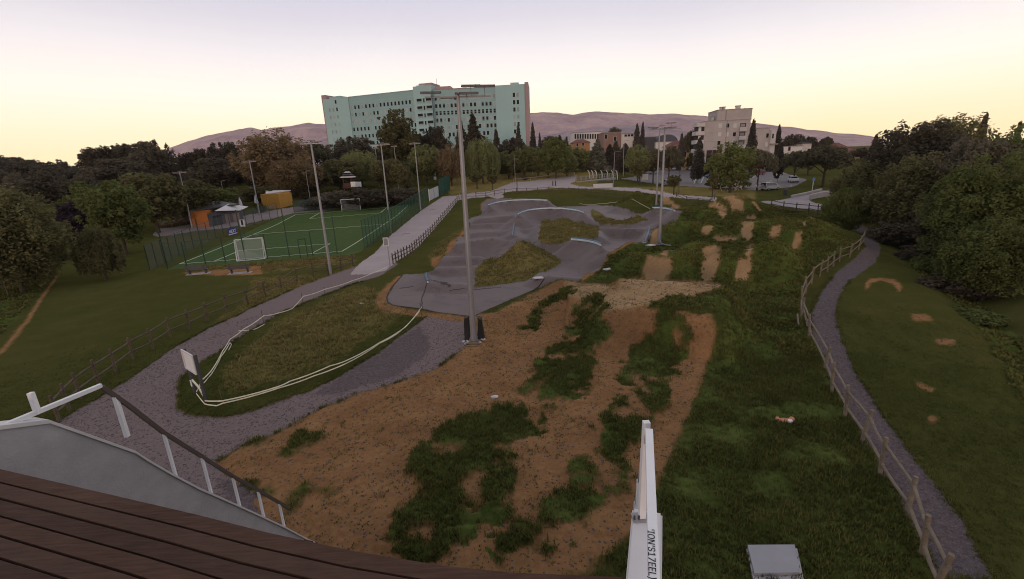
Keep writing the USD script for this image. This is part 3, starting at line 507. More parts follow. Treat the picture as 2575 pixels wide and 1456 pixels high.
for (x, y), yt, lab, wd_ in (((832, 690), 357, 'grey floodlight mast beside the left gravel path and wooden fence', 1.9), ((983, 587), 362, 'floodlight mast inside the green fence on the near right side of the pitch', 1.9), ((1058, 528), 360, 'floodlight mast at the far right corner of the pitch beside the footpath', 1.5),
                             ((484, 575), 432, 'floodlight mast in front of the orange kiosk', 1.5), ((653, 541), 405, 'floodlight mast right of the white awning with closed parasols', 1.6), ((955, 470), 373, 'far pale mast left of the playground lawn behind the pitch', .9), ((1002, 474), 367, 'far pale mast in front of the tall poplar behind the pitch', .9)):
    B = G(x, y); xt = {832: 800, 983: 967, 1058: 1046, 484: 471, 653: 643, 955: 948, 1002: 996}[x]
    flood_mast(B, upto(xt, yt, B), lab, wd_ * (math.hypot(B[0], B[1]) / 45) ** .5, (.13, .07), 3 if wd_ > 1 else 2, big=False)
def street_lamp(xy, yt, lab, arm=.9, r=.06, side=1):
    B = G(*xy); h = upto(xy[0], yt, B) - B[2]; t = thing('street_lamp', lab, 'street lamp', None, TR(B))
    part(t, 'pole', MB().tube([(0, 0, -.1), (0, 0, h * .5), (0, 0, h)], [r, r * .85, r * .7], 8), m_galv, 40)
    part(t, 'arm', MB().tube([(0, 0, h - .05), (side * arm * .6, 0, h + .06), (side * arm, 0, h + .08)], r * .5, 6), m_galv)
    part(t, 'lamp_head', MB().box((side * (arm + .2), 0, h + .06), (.6, .24, .1)), m_panel)
for q in (((1543, 470), 382, 'pale street lamp with bent arm beside the footbridge', 1.3, .08), ((1567, 443), 354, 'tall slim street lamp behind the footbridge', .8, .09), ((1296, 462), 392, 'thin dark street lamp on the lawn behind the track', .3), ((1093, 448), 406, 'small park lamp on the grass behind the tall green screen', .3),
          ((1033, 462), 404, 'small park lamp in the trees left of the green screen', .3), ((1616, 440), 372, 'slim street lamp in front of the pale green trees by the car park', .6, .08), ((1833, 478), 386, 'slim street lamp in front of the flowering tree', .7, .08), ((1785, 455), 372, 'thin lamp post before the apartment block entrance', .5, .08),
          ((1313, 440), 377, 'thin far lamp left of the row of young trees', .3, .07), ((1339, 440), 372, 'thin far lamp between the rows of young trees', .3, .07), ((783, 520), 430, 'small park lamp behind the yellow kiosk', .4), ((2162, 492), 432, 'white headed street lamp among the bushes on the right', .4), ((2237, 482), 440, 'short pale pole among the dark trees on the right', .2), ((565, 500), 455, 'small lamp among dark trees behind the awning', .5)):
    street_lamp(*q)
# black covers behind the main mast
mb = MB()
for dx, sgn in ((-.34, -1), (.36, 1)):
    c = P1 + (dx, .28, 0)
    mb = MB().prism([c + (-.20, -.18, 0), c + (.20, -.18, 0), c + (.22, .2, 0), c + (-.22, .2, 0)], [c + (-.10 + .05 * sgn, -.10, 1.25), c + (.13, -.10, 1.25 - .1 * sgn), c + (.13, .12, 1.2), c + (-.10, .12, 1.25)])
    t = thing('bin_bag_holder', 'black bag holder leaning against the %s side of the tall mast foot' % ('left' if sgn < 0 else 'right'), 'bag')
    v, f = mb.get(); mm = trimesh.Trimesh(v, f, process=False).subdivide().subdivide(); vv = np.array(mm.vertices); vv += (meshkit.noise(vv * 4.)[:, None] - .5) * .07
    part(t, 'bag', (vv, mm.faces), m_black, 50); part(t, 'frame', MB().tube([c + (-.18, .2, 1.25), c + (.2, .2, 1.22)], .02, 6), m_dark)
t = single('timber_board', MB().beam(P1 + (-.42, -.42, .07), P1 + (.36, -.50, .07), .14, .05), m_woodp, 'short pale timber board lying in front of the tall mast foot', 'board')
single('timber_offcut', MB().beam(P1 + (-.35, -.72, .05), P1 + (.30, -.76, .05), .10, .04), m_woodp, 'thin pale offcut on the dirt before the timber board', 'board')
m = MB()
for k in range(26):
    a = rng.uniform(0, 6.28); rr = rng.uniform(.3, .6); m.box(P1 + (math.cos(a) * rr, math.sin(a) * rr, .04), rng.uniform(.06, .16, 3) * (1, 1, .6), rng.uniform(0, 3))
single('rubble', m, m_concw, 'small broken concrete lumps round the foot of the tall mast', 'rubble', kind='stuff')

# ---------------------------------------------------------------- wooden fences
def log(p, q, r, n=7):
    p, q = np.asarray(p, float), np.asarray(q, float); mid = (p + q) / 2 + rng.normal(0, .015, 3); return MB().tube([p, mid, q], [r * 1.05, r, r * .92], n)
def wood_fence(posts, label, h=1.2, rails=(.95, .5), r=.055, pale=False, skip=(), lean=.03):
    t = thing('wooden_fence', label, 'fence'); mt = m_woodp if pale else m_wood; tops = []
    for B in posts:
        ln = rng.normal(0, lean, 2); T = np.array([B[0] + ln[0] * h, B[1] + ln[1] * h, B[2] + h * rng.uniform(.94, 1.05)]); tops.append((np.asarray(B), T))
        part(t, 'post', log(np.asarray(B) - (0, 0, .2), T, r * 1.15), mt, 60)
    for k in range(len(posts) - 1):
        for ri, rh in enumerate(rails):
            if (k, ri) in skip: continue
            (a, at), (b, bt) = tops[k], tops[k + 1]; pa = a + (at - a) * (rh / h); pb = b + (bt - b) * (rh / h)
            d = (pb - pa) / (np.linalg.norm(pb - pa) + 1e-9); part(t, 'rail', log(pa - d * .12 + (0, 0, rng.normal(0, .03)), pb + d * .12 + (0, 0, rng.normal(0, .03)), r * .8), mt, 60)
    return t
def along(px, n):
    px = np.asarray(px, float); s_ = np.r_[0, np.cumsum(np.hypot(*np.diff(px, axis=0).T))]; u = np.linspace(0, s_[-1], n); return np.c_[np.interp(u, s_, px[:, 0]), np.interp(u, s_, px[:, 1])]
gp = lambda L: [np.r_[G(x, y)[:2], Hxy(*G(x, y)[:2])] for x, y in L]
wood_fence(gp([(150, 1062), (177, 1032), (205, 1003), (250, 968), (292, 936), (335, 902), (386, 879), (429, 848), (477, 829), (522, 806), (572, 784), (623, 763), (669, 746), (708, 728), (748, 708), (789, 695), (827, 689), (858, 680), (888, 669)]), 'dark two rail wooden fence along the left edge of the gravel path', 1.25, (1.0, .45), skip={(12, 0), (14, 1), (16, 0)})
TF = along([(989, 664), (1034, 640), (1090, 583), (1130, 532), (1155, 501)], 30)
wood_fence(gp(TF), 'dark wooden fence between the paved footpath and the asphalt track', 1.15, (.85, .45))
wood_fence(gp([(1160, 499), (1197, 499), (1222, 497), (1243, 493), (1269, 489), (1299, 487), (1324, 487), (1352, 485), (1380, 484), (1406, 487), (1431, 486), (1455, 487), (1476, 493), (1499, 496), (1521, 497), (1544, 500), (1569, 500)]), 'wooden fence running along the far edge of the track before the path', 1.3, (1.1, .5), r=.06)
wood_fence(gp([(1700, 510), (1726, 512), (1755, 514), (1785, 516)]), 'short wooden fence behind the far dirt mounds', 1.2, (1.0, .5))
wood_fence(gp([(1938, 530), (1969, 532), (2001, 536), (2033, 538), (2056, 541), (2080, 545)]), 'brown wooden fence in front of the grey road on the right', 1.5, (1.2, .7, .3), r=.065)
FR = [(2172, 612), (2158, 628), (2136, 648), (2111, 658), (2096, 670), (2081, 684), (2060, 694), (2040, 714), (2026, 738), (2016, 768), (2012, 800), (2034, 852), (2072, 932), (2093, 986), (2125, 1047), (2164, 1114), (2213, 1200), (2277, 1295), (2318, 1400), (2345, 1500)]
wood_fence([GT(x, y) for x, y in FR], 'weathered wooden fence beside the gravel trail on the right', 1.25, (1.0, .4), pale=True, skip={(9, 0), (10, 1), (6, 1), (3, 0)}, lean=.06)
for a, b, lab in (((2003, 805), (2009, 825), 'fallen pale fence rail in the grass left of the fence bend'), ((2018, 790), (2030, 825), 'loose fence rail leaning at the bend of the right fence'), ((2027, 818), (2040, 842), 'broken fence rail on the ground below the fence bend')):
    A, B = G(*a), G(*b); single('fence_rail', log(A + (0, 0, .35), B + (0, 0, .08), .05), m_woodp, lab, 'rail', smooth=60)
wood_fence(gp([(2, 770), (22, 745), (52, 720), (70, 700), (95, 672), (120, 650), (140, 635), (165, 615), (182, 604)]), 'old dark wire fence posts along the trees at the far left', 1.4, (1.2,), r=.05, skip={(1, 0), (4, 0)})

# ---------------------------------------------------------------- barrier tape round the grass island
def tape(px, zs, label, w=.045, n=6, sag=.05):
    P = [np.r_[G(x, y, z)[:2], 0] for (x, y), z in zip(px, zs)]; P = [np.r_[p[:2], z + Hxy(p[0], p[1])] for p, z in zip(P, zs)]
    m = MB()
    for a, b in zip(P[:-1], P[1:]):
        L = np.linalg.norm(b - a); s_ = min(sag, L * .02); u = np.linspace(0, 1, n); q = a + np.outer(u, b - a); q[:, 2] -= 4 * s_ * u * (1 - u)
        tw = rng.uniform(-.6, .6)
        for c, d in zip(q[:-1], q[1:]): m.beam(c, d, .010 + .02 * abs(tw), w)
    return single('barrier_tape', m, m_tape, label, 'barrier tape')
tape([(1060, 772), (1020, 822), (955, 861), (868, 908), (830, 920), (728, 959), (703, 971), (560, 1008), (515, 1008)], [.5, .35, .4, .45, .5, .4, .5, .5, .45], 'upper white tape strand along the gravel side of the grass island')
tape([(1056, 782), (1000, 838), (955, 863), (870, 914), (790, 945), (703, 975), (560, 1014), (545, 1020), (515, 1016), (494, 990)], [.35, .25, .35, .35, .3, .35, .4, .35, .3, .4], 'lower white tape strand along the gravel side of the grass island', sag=.12)
tape([(494, 985), (505, 958), (530, 934), (560, 882), (578, 853), (612, 828), (663, 794)], [.55, .4, .5, .55, .6, .55, .65], 'white tape strand between the notice board and the path edge post')
tape([(500, 975), (532, 940), (556, 896), (578, 862), (582, 866), (575, 880)], [.1, .08, .1, .15, .1, .05], 'slack white tape trailing in the grass behind the notice board')
tape([(663, 794), (700, 787), (735, 776), (763, 745)], [.65, .3, .2, .75], 'white tape strand rising to the post at the path edge')
tape([(763, 745), (818, 727), (888, 705), (940, 685), (972, 671)], [.75, .6, .5, .3, .2], 'white tape strand along the path edge towards the footpath sign')
tape([(665, 815), (640, 828), (600, 832)], [.05, .05, .05], 'scrap of white tape lying on the grass island')
for k, (x, y, h) in enumerate(((663, 812, .8), (763, 770, .95), (818, 745, .7), (1060, 797, .9), (728, 972, .5), (703, 983, .75), (561, 1022, .9), (830, 930, .5))):
    B = G(x, y); lab = ('stake on the path edge holding two tape strands', 'taller stake on the path edge with hanging tape', 'stake at the path edge nearest the footpath sign', 'stake at the corner of the flat asphalt holding the tape end', 'low stake in the long tape on the gravel side', 'rusty thin stake half way along the long tape', 'rusty stake at the near tip of the grass island', 'low stake with a hanging tape end beside the gravel')[k]
    t = thing('tape_stake', lab, 'stake', None, TR((B[0], B[1], Hxy(B[0], B[1])))); part(t, 'rod', MB().tube([(0, 0, -.1), (.01, 0, h * .5), (0, .01, h)], .018, 6), m_wood); part(t, 'cap', MB().lathe((0, .01, h), [(.03, 0), (.03, .03), (0, .045)], 8), m_wood)
tape([(1457, 512), (1480, 514), (1536, 517), (1590, 522), (1635, 525)], [.85, .5, .3, .25, 1.0], 'long pale tape stretched along the back of the asphalt track')
# notice board
A, B = G(492, 993), G(519, 1012); hA, hB = upto(467, 876, A), upto(491, 892, B)
t = thing('notice_board', 'white blank notice board on two dark posts at the tip of the grass island', 'notice board')
for P, h in ((A, hA), (B, hB)): part(t, 'post', MB().beam((P[0], P[1], -.1), (P[0], P[1], h), .10, .10), m_dark)
u = (B - A); u[2] = 0; nn = np.cross(u / np.linalg.norm(u), (0, 0, 1)); hm = min(hA, hB)
part(t, 'panel', MB().poly([A + nn * .06 + (0, 0, hm - .85), B + nn * .06 + (0, 0, hm - .85), B + nn * .06 + (0, 0, hm), A + nn * .06 + (0, 0, hm)], nn * .03), m_white)
fr = MB(); c4 = [A + nn * .10 + (0, 0, hm - .85), B + nn * .10 + (0, 0, hm - .85), B + nn * .10 + (0, 0, hm), A + nn * .10 + (0, 0, hm)]
for k in range(4): fr.beam(c4[k], c4[(k + 1) % 4], .05, .05)
part(t, 'frame', fr, m_concw)
part(t, 'brace', MB().beam(A + (0, 0, .75), (A + B) / 2 + (0, 0, .6), .05, .09), m_tape); part(t, 'brace', MB().beam((A + B) / 2 + (0, 0, .6), B + (0, 0, .15), .05, .09), m_tape); part(t, 'brace', MB().beam(A + (-.03, -.03, .75), A + (-.03, -.03, .45), .06, .06), m_white)
# footpath sign
B = G(981, 672); h = upto(970, 597, B); t = thing('footpath_sign', 'small framed sign on a thin grey post where the footpath meets the gravel', 'sign', None, TR(B))
hh = h - B[2]; part(t, 'post', MB().tube([(0, 0, -.1), (0, 0, hh * .6), (0, 0, hh)], .035, 8), m_galv); pb = part(t, 'panel', MB().box((-.12, -.05, hh - .42), (.5, .03, .8)), m_white); part(pb, 'face', MB().box((-.12, -.070, hh - .42), (.40, .008, .68)), M_plain('sign_face', (.20, .20, .215), .6))
# concrete cover and litter
c4 = [G(*q, .16) for q in ((1880, 1370), (1998, 1369), (2013, 1439), (1897, 1441))]
t = thing('concrete_cover', 'square pale grey concrete cover in the grass at the bottom right', 'cover'); ctr = sum(c4) / 4
part(t, 'lid', MB().prism([p * (1, 1, 0) + (0, 0, .08) for p in c4], c4), M_plain('lid_concrete', (.25, .25, .275), .8, noise=.06)); c5 = [ctr + (p - ctr) * 1.08 - (0, .06, 0) for p in c4]
part(t, 'rim', MB().prism([p * (1, 1, 0) - (0, 0, .2) for p in c5], [p * (1, 1, 0) + (0, 0, .07) for p in c5]), m_conc)
def lump_mesh(c, s, seed, n=2):
    sp = trimesh.creation.icosphere(n, 1.); v = np.array(sp.vertices); v = v * (1 + .9 * (meshkit.fbm(v * 1.7 + seed, 3, seed)[:, None] - .5)) * s + c; return v, sp.faces
B = G(1977, 1060, .1); t = thing('crumpled_clothing', 'crumpled orange and white cloth lying in the grass by the right fence', 'litter'); m_or = M_plain('cloth_orange', (.42, .20, .12), .9, noise=.4, scale=12.); m_pk = M_plain('cloth_pink', (.45, .08, .16), .9)
part(t, 'cloth', lump_mesh(B + (-.1, .02, .02), (.20, .11, .10), 3), m_or, True); part(t, 'cloth', lump_mesh(B + (.19, .03, .04), (.11, .09, .12), 5), m_or, True); part(t, 'white_patch', lump_mesh(B + (.08, -.07, .05), (.10, .07, .08), 8), m_white, True); part(t, 'pink_patch', lump_mesh(B + (.20, -.05, .07), (.05, .05, .05), 9, 1), m_pk, True); part(t, 'cloth', lump_mesh(B + (-.27, .09, .08), (.07, .05, .07), 12), m_or, True)
for k, (x, y, lab) in enumerate(((1531, 678, 'pale flat stone slab on the grassy mound edge beside the track'), (1354, 700, 'pale flat stone in the near grass infield of the track'), (909, 765, 'white paper scrap on the grass island left of the flat asphalt'), (1244, 1000, 'small white paper scrap on the dirt beside the weeds'), (1170, 585, 'white scrap on the grass between fence and track'), (1698, 632, 'broken pale slab beside the right mast on the jumps'), (1636, 618, 'pale stone lump at the end of the track beside the dirt face'))):
    P = GT(x, y); single('stone_slab' if 'ston' in lab or 'slab' in lab else 'paper_scrap', lump_mesh(P + (0, 0, .04), (.45, .22, .09) if k in (0, 1, 5, 6) else (.16, .1, .06), 20 + k), m_concw, lab, 'stone' if k in (0, 1, 5, 6) else 'litter', smooth=40)
# painted lips of the berms
def lip(px, z, label):
    P = [np.r_[G(x, y, z)[:2], 0] for x, y in px]; P = np.array([np.r_[p[:2], Hxy(p[0], p[1]) + .03] for p in P]); u = np.linspace(0, len(P) - 1, len(P) * 3); P = np.c_[[np.interp(u, range(len(P)), P[:, k]) for k in range(3)]].T
    t = thing('berm_lip', label, 'lip'); a, b = MB(), MB(); n_ = P[:, :2] / np.linalg.norm(P[:, :2], axis=1, keepdims=True)
    for c, d, n0, n1 in zip(P[:-1], P[1:], n_[:-1], n_[1:]):
        a.beam(c, d, .10, .16); o0, o1 = np.r_[n0 * .16, .07], np.r_[n1 * .16, .07]; b.beam(c + o0, d + o1, .14, .16)
    part(t, 'white_edge', a, m_lip); part(t, 'blue_edge', b, m_blue)
for px_, z, lab in ((L_FAR, 1.5, 'painted lip of the far left asphalt berm'), (L_MID, 1.8, 'long curved painted lip of the middle asphalt berm'), (L_RIGHT, 1.8, 'painted lip of the right berm behind the two masts'), (L_NEAR, 1.7, 'painted lip of the near right berm above the grass mound'), (L_WALL, .55, 'painted lip running towards the camera left of the middle berm'), (L_DROP, .9, 'painted lip at the right end of the asphalt beside the dirt face'), (L_SMALL, .35, 'short painted lip at the back of the flat asphalt')):
    lip(px_, z, lab)
for k, (x, y) in enumerate(((1087, 528), (1021, 588))):
    P = G(x, y); single('drain_grate', MB().box(P + (0, 0, .012), (1.1, .22, .02), .1), m_dark, 'dark drain grate across the %s half of the paved footpath' % ('far' if k == 0 else 'near'), 'grate')

# edge of the flat asphalt, cracks, scuffs and a dust film
def strip(px, w, hgt, jit=0., n=40):
    q = along(px, n); P = [np.r_[G(x, y)[:2], 0] for x, y in q]; P = [np.r_[p[:2] + g_edge.normal(0, jit, 2), 0] for p in P]; P = [np.r_[p[:2], Hxy(p[0], p[1]) + hgt] for p in P]; m = MB()
    for k, (a, b) in enumerate(zip(P[:-1], P[1:])):
        if np.linalg.norm(b - a) > 1e-3: m.beam(a, b, w * (g_edge.uniform(.5, 1.3) if jit else 1), .02)
    return m
g_edge = np.random.default_rng(5); m_edge = M_plain('asphalt_edge', (.035, .022, .022), .9, noise=.3); m_crk = M_plain('asphalt_crack', (.030, .024, .024), .9, noise=.4)
single('asphalt_edge', strip([(1012, 692), (985, 722), (973, 745), (972, 758), (988, 768), (1060, 777), (1100, 786), (1190, 797), (1287, 753), (1362, 721), (1405, 701)], .09, .015), m_edge, 'dark broken edge of the flat asphalt beside the tall mast', 'kerb', kind='structure')
for px_, w, lab in (([(1062, 775), (1061, 750), (1066, 735), (1085, 712)], .05, 'crack running across the left of the flat asphalt'), ([(1130, 735), (1200, 728), (1260, 722)], .035, 'thin crack across the middle of the flat asphalt'), ([(1005, 725), (1040, 722)], .05, 'short crack at the left end of the flat asphalt')):
    single('asphalt_crack', strip(px_, w, .012, .03, 26), m_crk, lab, 'crack')
def scuff(px, w, seed):
    q = along(px, 14); g = np.random.default_rng(seed); P = [G(x, y) for x, y in q]; P = [np.array([p[0], p[1], Hxy(p[0], p[1]) + .006]) for p in P]; m = MB()
    for a, b in zip(P[:-1], P[1:]):
        m.beam(a + (0, g.normal(0, .06), 0), b + (0, g.normal(0, .06), 0), w * g.uniform(.2, 1.2), .008)
    return m
m_scf = M_plain('scuff_dark', (.052, .042, .045), .9, noise=.4)
for k, (px_, w) in enumerate((([(1085, 718), (1105, 720), (1135, 728)], .45), ([(1335, 708), (1362, 706), (1388, 703)], .5))):
    single('tyre_scuff', scuff(px_, w, k), m_scf, ('dark tyre scuffs behind the crack on the flat asphalt', 'dark oily patch at the right end of the flat asphalt')[k], 'scuff')
# ---------------------------------------------------------------- pitch: lines, goals, fences
PA, PB, PC, PD = (np.r_[G(*q)[:2]] for q in ((451, 664), (860, 632), (1026, 517), (743, 540)))
def uvp(u, v): a = PA + (PB - PA) * u; b = PD + (PC - PD) * u; p = a + (b - a) * v; return np.array([p[0], p[1], Hxy(p[0], p[1])])
m_line = M_plain('line_white', (.55, .62, .50), .8)
def pline(lst, w=.11):
    m = MB()
    for a, b in zip(lst[:-1], lst[1:]):
        P = [uvp(*(np.array(a) + (np.array(b) - np.array(a)) * t)) for t in np.linspace(0, 1, 9)]
        for c, d in zip(P[:-1], P[1:]): m.beam(c + (0, 0, .012), d + (0, 0, .012), w, .012)
    return m
pit = [('touchline', [(0, 0), (0, 1)]), ('touchline', [(1, 0), (1, 1)]), ('goal_line', [(0, 0), (1, 0)]), ('goal_line', [(0, 1), (1, 1)]), ('halfway_line', [(0, .5), (1, .5)]), ('penalty_line', [(.2, 0), (.2, .155), (.8, .155), (.8, 0)]), ('penalty_line', [(.2, 1), (.2, .845), (.8, .845), (.8, 1)])]
lab = {0: 'left long white touchline of the green pitch', 1: 'right long white touchline of the green pitch', 2: 'white goal line nearest the benches', 3: 'white goal line before the dark hedge', 4: 'white halfway line across the green pitch', 5: 'white penalty area lines round the near goal', 6: 'white penalty area lines round the far goal'}
for k, (nm, l) in enumerate(pit): single('pitch_marking', pline(l), m_line, lab[k], 'pitch line')
def M_net(name, col, fac):
    return usdkit.material(stage, LK + name, {'d': ('diffuse_bsdf', {'color': col}), 't': ('transparent_bsdf', {}), 'm': ('mix_closure', {'fac': fac})}, [('t.BSDF', 'm.closure1'), ('d.BSDF', 'm.closure2')], surface='m.closure')
m_net = M_net('goal_net', (.5, .5, .5), .07); m_mesh = M_net('wire_mesh', (.02, .05, .035), .20); m_screen = M_net('screen_mesh', (.02, .045, .035), .8); m_grey = M_net('grey_mesh', (.07, .07, .08), .12)
def goal(a, b, depth, h, label):
    t = thing('football_goal', label, 'goal'); u = (b - a) / np.linalg.norm(b - a); n = np.array([u[1], -u[0], 0]) * depth; up = np.array([0, 0, h]); r = .06
    part(t, 'goalpost', MB().tube([a, a + up], r, 8), m_white, 40); part(t, 'goalpost', MB().tube([b, b + up], r, 8), m_white, 40); part(t, 'crossbar', MB().tube([a + up, b + up], r, 8), m_white, 40)
    m = MB()
    for p in (a, b): m.tube([p + up, p + up + n * .45], .035, 6); m.tube([p + up + n * .45, p + n], .035, 6); m.tube([p, p + n], .035, 6)
    m.tube([a + n, b + n], .04, 6); part(t, 'back_frame', m, m_white, 40)
    part(t, 'net', MB().poly([a + up + n * .45, b + up + n * .45, b + n, a + n], (0, 0, .01)), m_net); return t
goal(G(601, 653), G(669, 647), .9, upto(632, 600, G(635, 650)) - 0, 'white football goal at the near end of the green pitch')
goal(G(907, 527), G(860, 530), .9, 2.1, 'white football goal at the far end before the dark hedge')
def pitch_fence(px, hs, label, mesh=None, rp=.05, every=1, n_h=3.):
    t = thing('pitch_fence', label, 'fence'); B = gp(px); hs = np.broadcast_to(hs, len(B))
    for b, h in zip(B, hs): part(t, 'post', MB().beam(b - (0, 0, .1), b + (0, 0, h), rp * 1.6, rp * 1.6), m_green)
    for a, b, ha, hb_ in zip(B[:-1], B[1:], hs[:-1], hs[1:]):
        hh = min(ha, hb_); part(t, 'mesh_panel', MB().poly([a + (0, 0, .03), b + (0, 0, .03), b + (0, 0, hh), a + (0, 0, hh)], (.01, .01, 0)), mesh or m_mesh); part(t, 'top_wire', MB().beam(a + (0, 0, hh), b + (0, 0, hh), .035, .035), m_green)
    return t
def hpx(base, ytop): B = G(*base); return upto(base[0], ytop, B) - B[2]
near = [(422, 676), (470, 671), (517, 664), (567, 659), (618, 654), (673, 650), (728, 645), (787, 642), (848, 637)]
pitch_fence(near, [hpx((422, 676), 576), 2.6, hpx((517, 664), 548), 2.6, hpx((618, 654), 526), 2.7, hpx((728, 645), 523), 2.7, hpx((848, 637), 531)], 'dark green mesh fence along the near end of the pitch', M_net('wire_mesh_light', (.02, .05, .035), .07))
pitch_fence(along([(378, 681), (455, 640), (560, 590), (700, 547)], 18), 2.6, 'row of dark fence posts along the left side of the pitch', m_grey, .04)
pitch_fence(along([(917, 626), (985, 588), (1060, 527), (1076, 513)], 22), 3.4, 'dense dark green fence along the right side of the pitch by the footpath', m_mesh)
pitch_fence(along([(740, 535), (830, 524), (960, 512), (1036, 506)], 12), 2.2, 'low dark fence across the far end of the pitch', M_net('far_mesh', (.03, .04, .035), .35), .04)
pitch_fence([(1107, 494), (1119, 485), (1131, 477)], hpx((1107, 494), 452), 'tall solid dark green screen panels beside the far footpath', m_screen, .08)
t = thing('side_gate', 'pale grey panel gate left of the tall green screen', 'gate'); A, B = gp([(1080, 506)])[0], gp([(1104, 494)])[0]
part(t, 'panel', MB().poly([A + (0, 0, .1), B + (0, 0, .1), B + (0, 0, 2.4), A + (0, 0, 2.4)], (.03, .03, 0)), M_net('gate_mesh', (.35, .36, .37), .6)); part(t, 'post', MB().beam(A, A + (0, 0, 2.6), .12, .12), m_white); part(t, 'post', MB().beam(B, B + (0, 0, 2.6), .12, .12), m_dark); part(t, 'post', MB().beam((A + B) / 2, (A + B) / 2 + (0, 0, 2.5), .1, .1), m_dark)
t = thing('goal_frame', 'small dark empty goal frame standing inside the near end fence', 'goal frame'); A, B = G(756, 648), G(774, 645)
for P in (A, B): part(t, 'post', MB().beam(P, P + (0, 0, 2.0), .07, .07), m_green)
part(t, 'crossbar', MB().beam(A + (0, 0, 2.0), B + (0, 0, 2.0), .07, .07), m_green)
t = thing('banner', 'blue and white banner tied to the left pitch fence', 'banner'); A, B = G(576, 597), G(597, 590); h0, h1 = hpx((576, 597), 590), hpx((576, 597), 577)
q0 = A * (1, 1, 0); q1 = B * (1, 1, 0); part(t, 'cloth', MB().poly([q0 + (0, 0, .45), q1 + (0, 0, .45), q1 + (0, 0, 1.5), q0 + (0, 0, 1.5)], (.02, .02, 0)), M_plain('banner_blue', (.03, .035, .16), .7))
ux = (q1 - q0) / np.linalg.norm(q1 - q0); tm = meshkit.text_mesh('NEXT', .42, .01, True); tv = np.array(tm.vertices); tv = tv / [tv[:, 0].max(), 1, 1] * [np.linalg.norm(q1 - q0) * .8, 1, 1]; nb_ = np.array([ux[1], -ux[0], 0])
part(t, 'lettering', (q0 + ux * np.linalg.norm(q1 - q0) * .1 + np.outer(tv[:, 0], ux) + np.outer(tv[:, 1] + .8, (0, 0, 1)) + np.outer(tv[:, 2] + .03, nb_), tm.faces), m_white); part(t, 'stripe', MB().poly([q0 + nb_ * .03 + (0, 0, .55), q1 + nb_ * .03 + (0, 0, .55), q1 + nb_ * .03 + (0, 0, .66), q0 + nb_ * .03 + (0, 0, .66)], nb_ * .01), m_white)
# benches
def bench(M, label):
    t = thing('park_bench', label, 'bench', None, M); L = 1.9
    for k in range(3): part(t, 'seat_slat', MB().box((0, -.16 + k * .16, .45), (L, .13, .04)), m_wood)
    for k in range(2): part(t, 'back_slat', MB().box((0, -.30 - k * .03, .62 + k * .20), (L, .04, .15)), m_dark)
    for x in (-.7, .7): part(t, 'leg', MB().box((x, 0, .215), (.07, .42, .43)).beam((x, -.25, .4), (x, -.35, .92), .06, .05), m_dark)
    part(t, 'footing', MB().box((0, .05, .02), (L * 1.05, .7, .06)), m_conc)
ax_ = math.atan2(*(PB - PA)[::-1])
for (x, y), lab_ in (((499, 689), 'left dark bench on the grass before the near pitch fence'), ((604, 687), 'right dark bench on the bare patch before the near pitch fence')): B = G(x, y); bench(TR((B[0], B[1], Hxy(B[0], B[1])), ax_), lab_)
# ---------------------------------------------------------------- building helper: a facade frame
class Fac:
    def __init__(s, A, B):
        s.A = np.asarray(A[:2], float); d = np.asarray(B[:2], float) - s.A; s.L = np.linalg.norm(d); s.e = d / s.L; s.n = np.array([s.e[1], -s.e[0]])
        if s.n @ (s.A + d / 2) > 0: s.n = -s.n
    def P(s, u, d, z): q = s.A + s.e * u + s.n * d; return np.array([q[0], q[1], z])
    def box(s, m, u0, u1, z0, z1, d0, d1):
        return m.prism([s.P(u0, d0, z0), s.P(u1, d0, z0), s.P(u1, d1, z0), s.P(u0, d1, z0)], [s.P(u0, d0, z1), s.P(u1, d0, z1), s.P(u1, d1, z1), s.P(u0, d1, z1)])
    def u_of(s, x):                                         # where the vertical plane crosses pixel column x (taken on the horizon line)
        d = ray(x, 400 - .04 * (x - 1287.5))[:2]; M_ = np.array([s.e, -d]).T; return np.linalg.solve(M_, -s.A)[0]
    def z_of(s, x, y): u = s.u_of(x); q = s.P(u, 0, 0); return upto(x, y, q)
def window(t, F, u0, u1, z0, z1, mf, mp, fw=.12, proud=.06, name='window'):
    m = MB(); F.box(m, u0 - fw, u1 + fw, z1, z1 + fw, 0, proud); F.box(m, u0 - fw, u1 + fw, z0 - fw, z0, 0, proud * 1.6); F.box(m, u0 - fw, u0, z0, z1, 0, proud); F.box(m, u1, u1 + fw, z0, z1, 0, proud)
    w = part(t, name, m, mf); part(w, 'pane', F.box(MB(), u0, u1, z0, z1, 0, .02), mp); return w
m_teal = M_plain('teal_cladding', (.245, .375, .385), .7, noise=.06, scale=.15); m_teal2 = M_plain('teal_cladding_light', (.30, .45, .455), .7, noise=.05, scale=.15); m_pinkw = M_plain('pink_plaster', (.33, .235, .235), .8); m_glass = M_plain('dark_glass', (.010, .014, .015), .5, spec=.12); m_shut = M_plain('grey_blind', (.25, .29, .30), .7, noise=.2, scale=.8); m_shut2 = M_plain('pale_blind', (.33, .36, .37), .7); m_wframe = M_plain('pale_window_frame', (.37, .48, .48), .6)
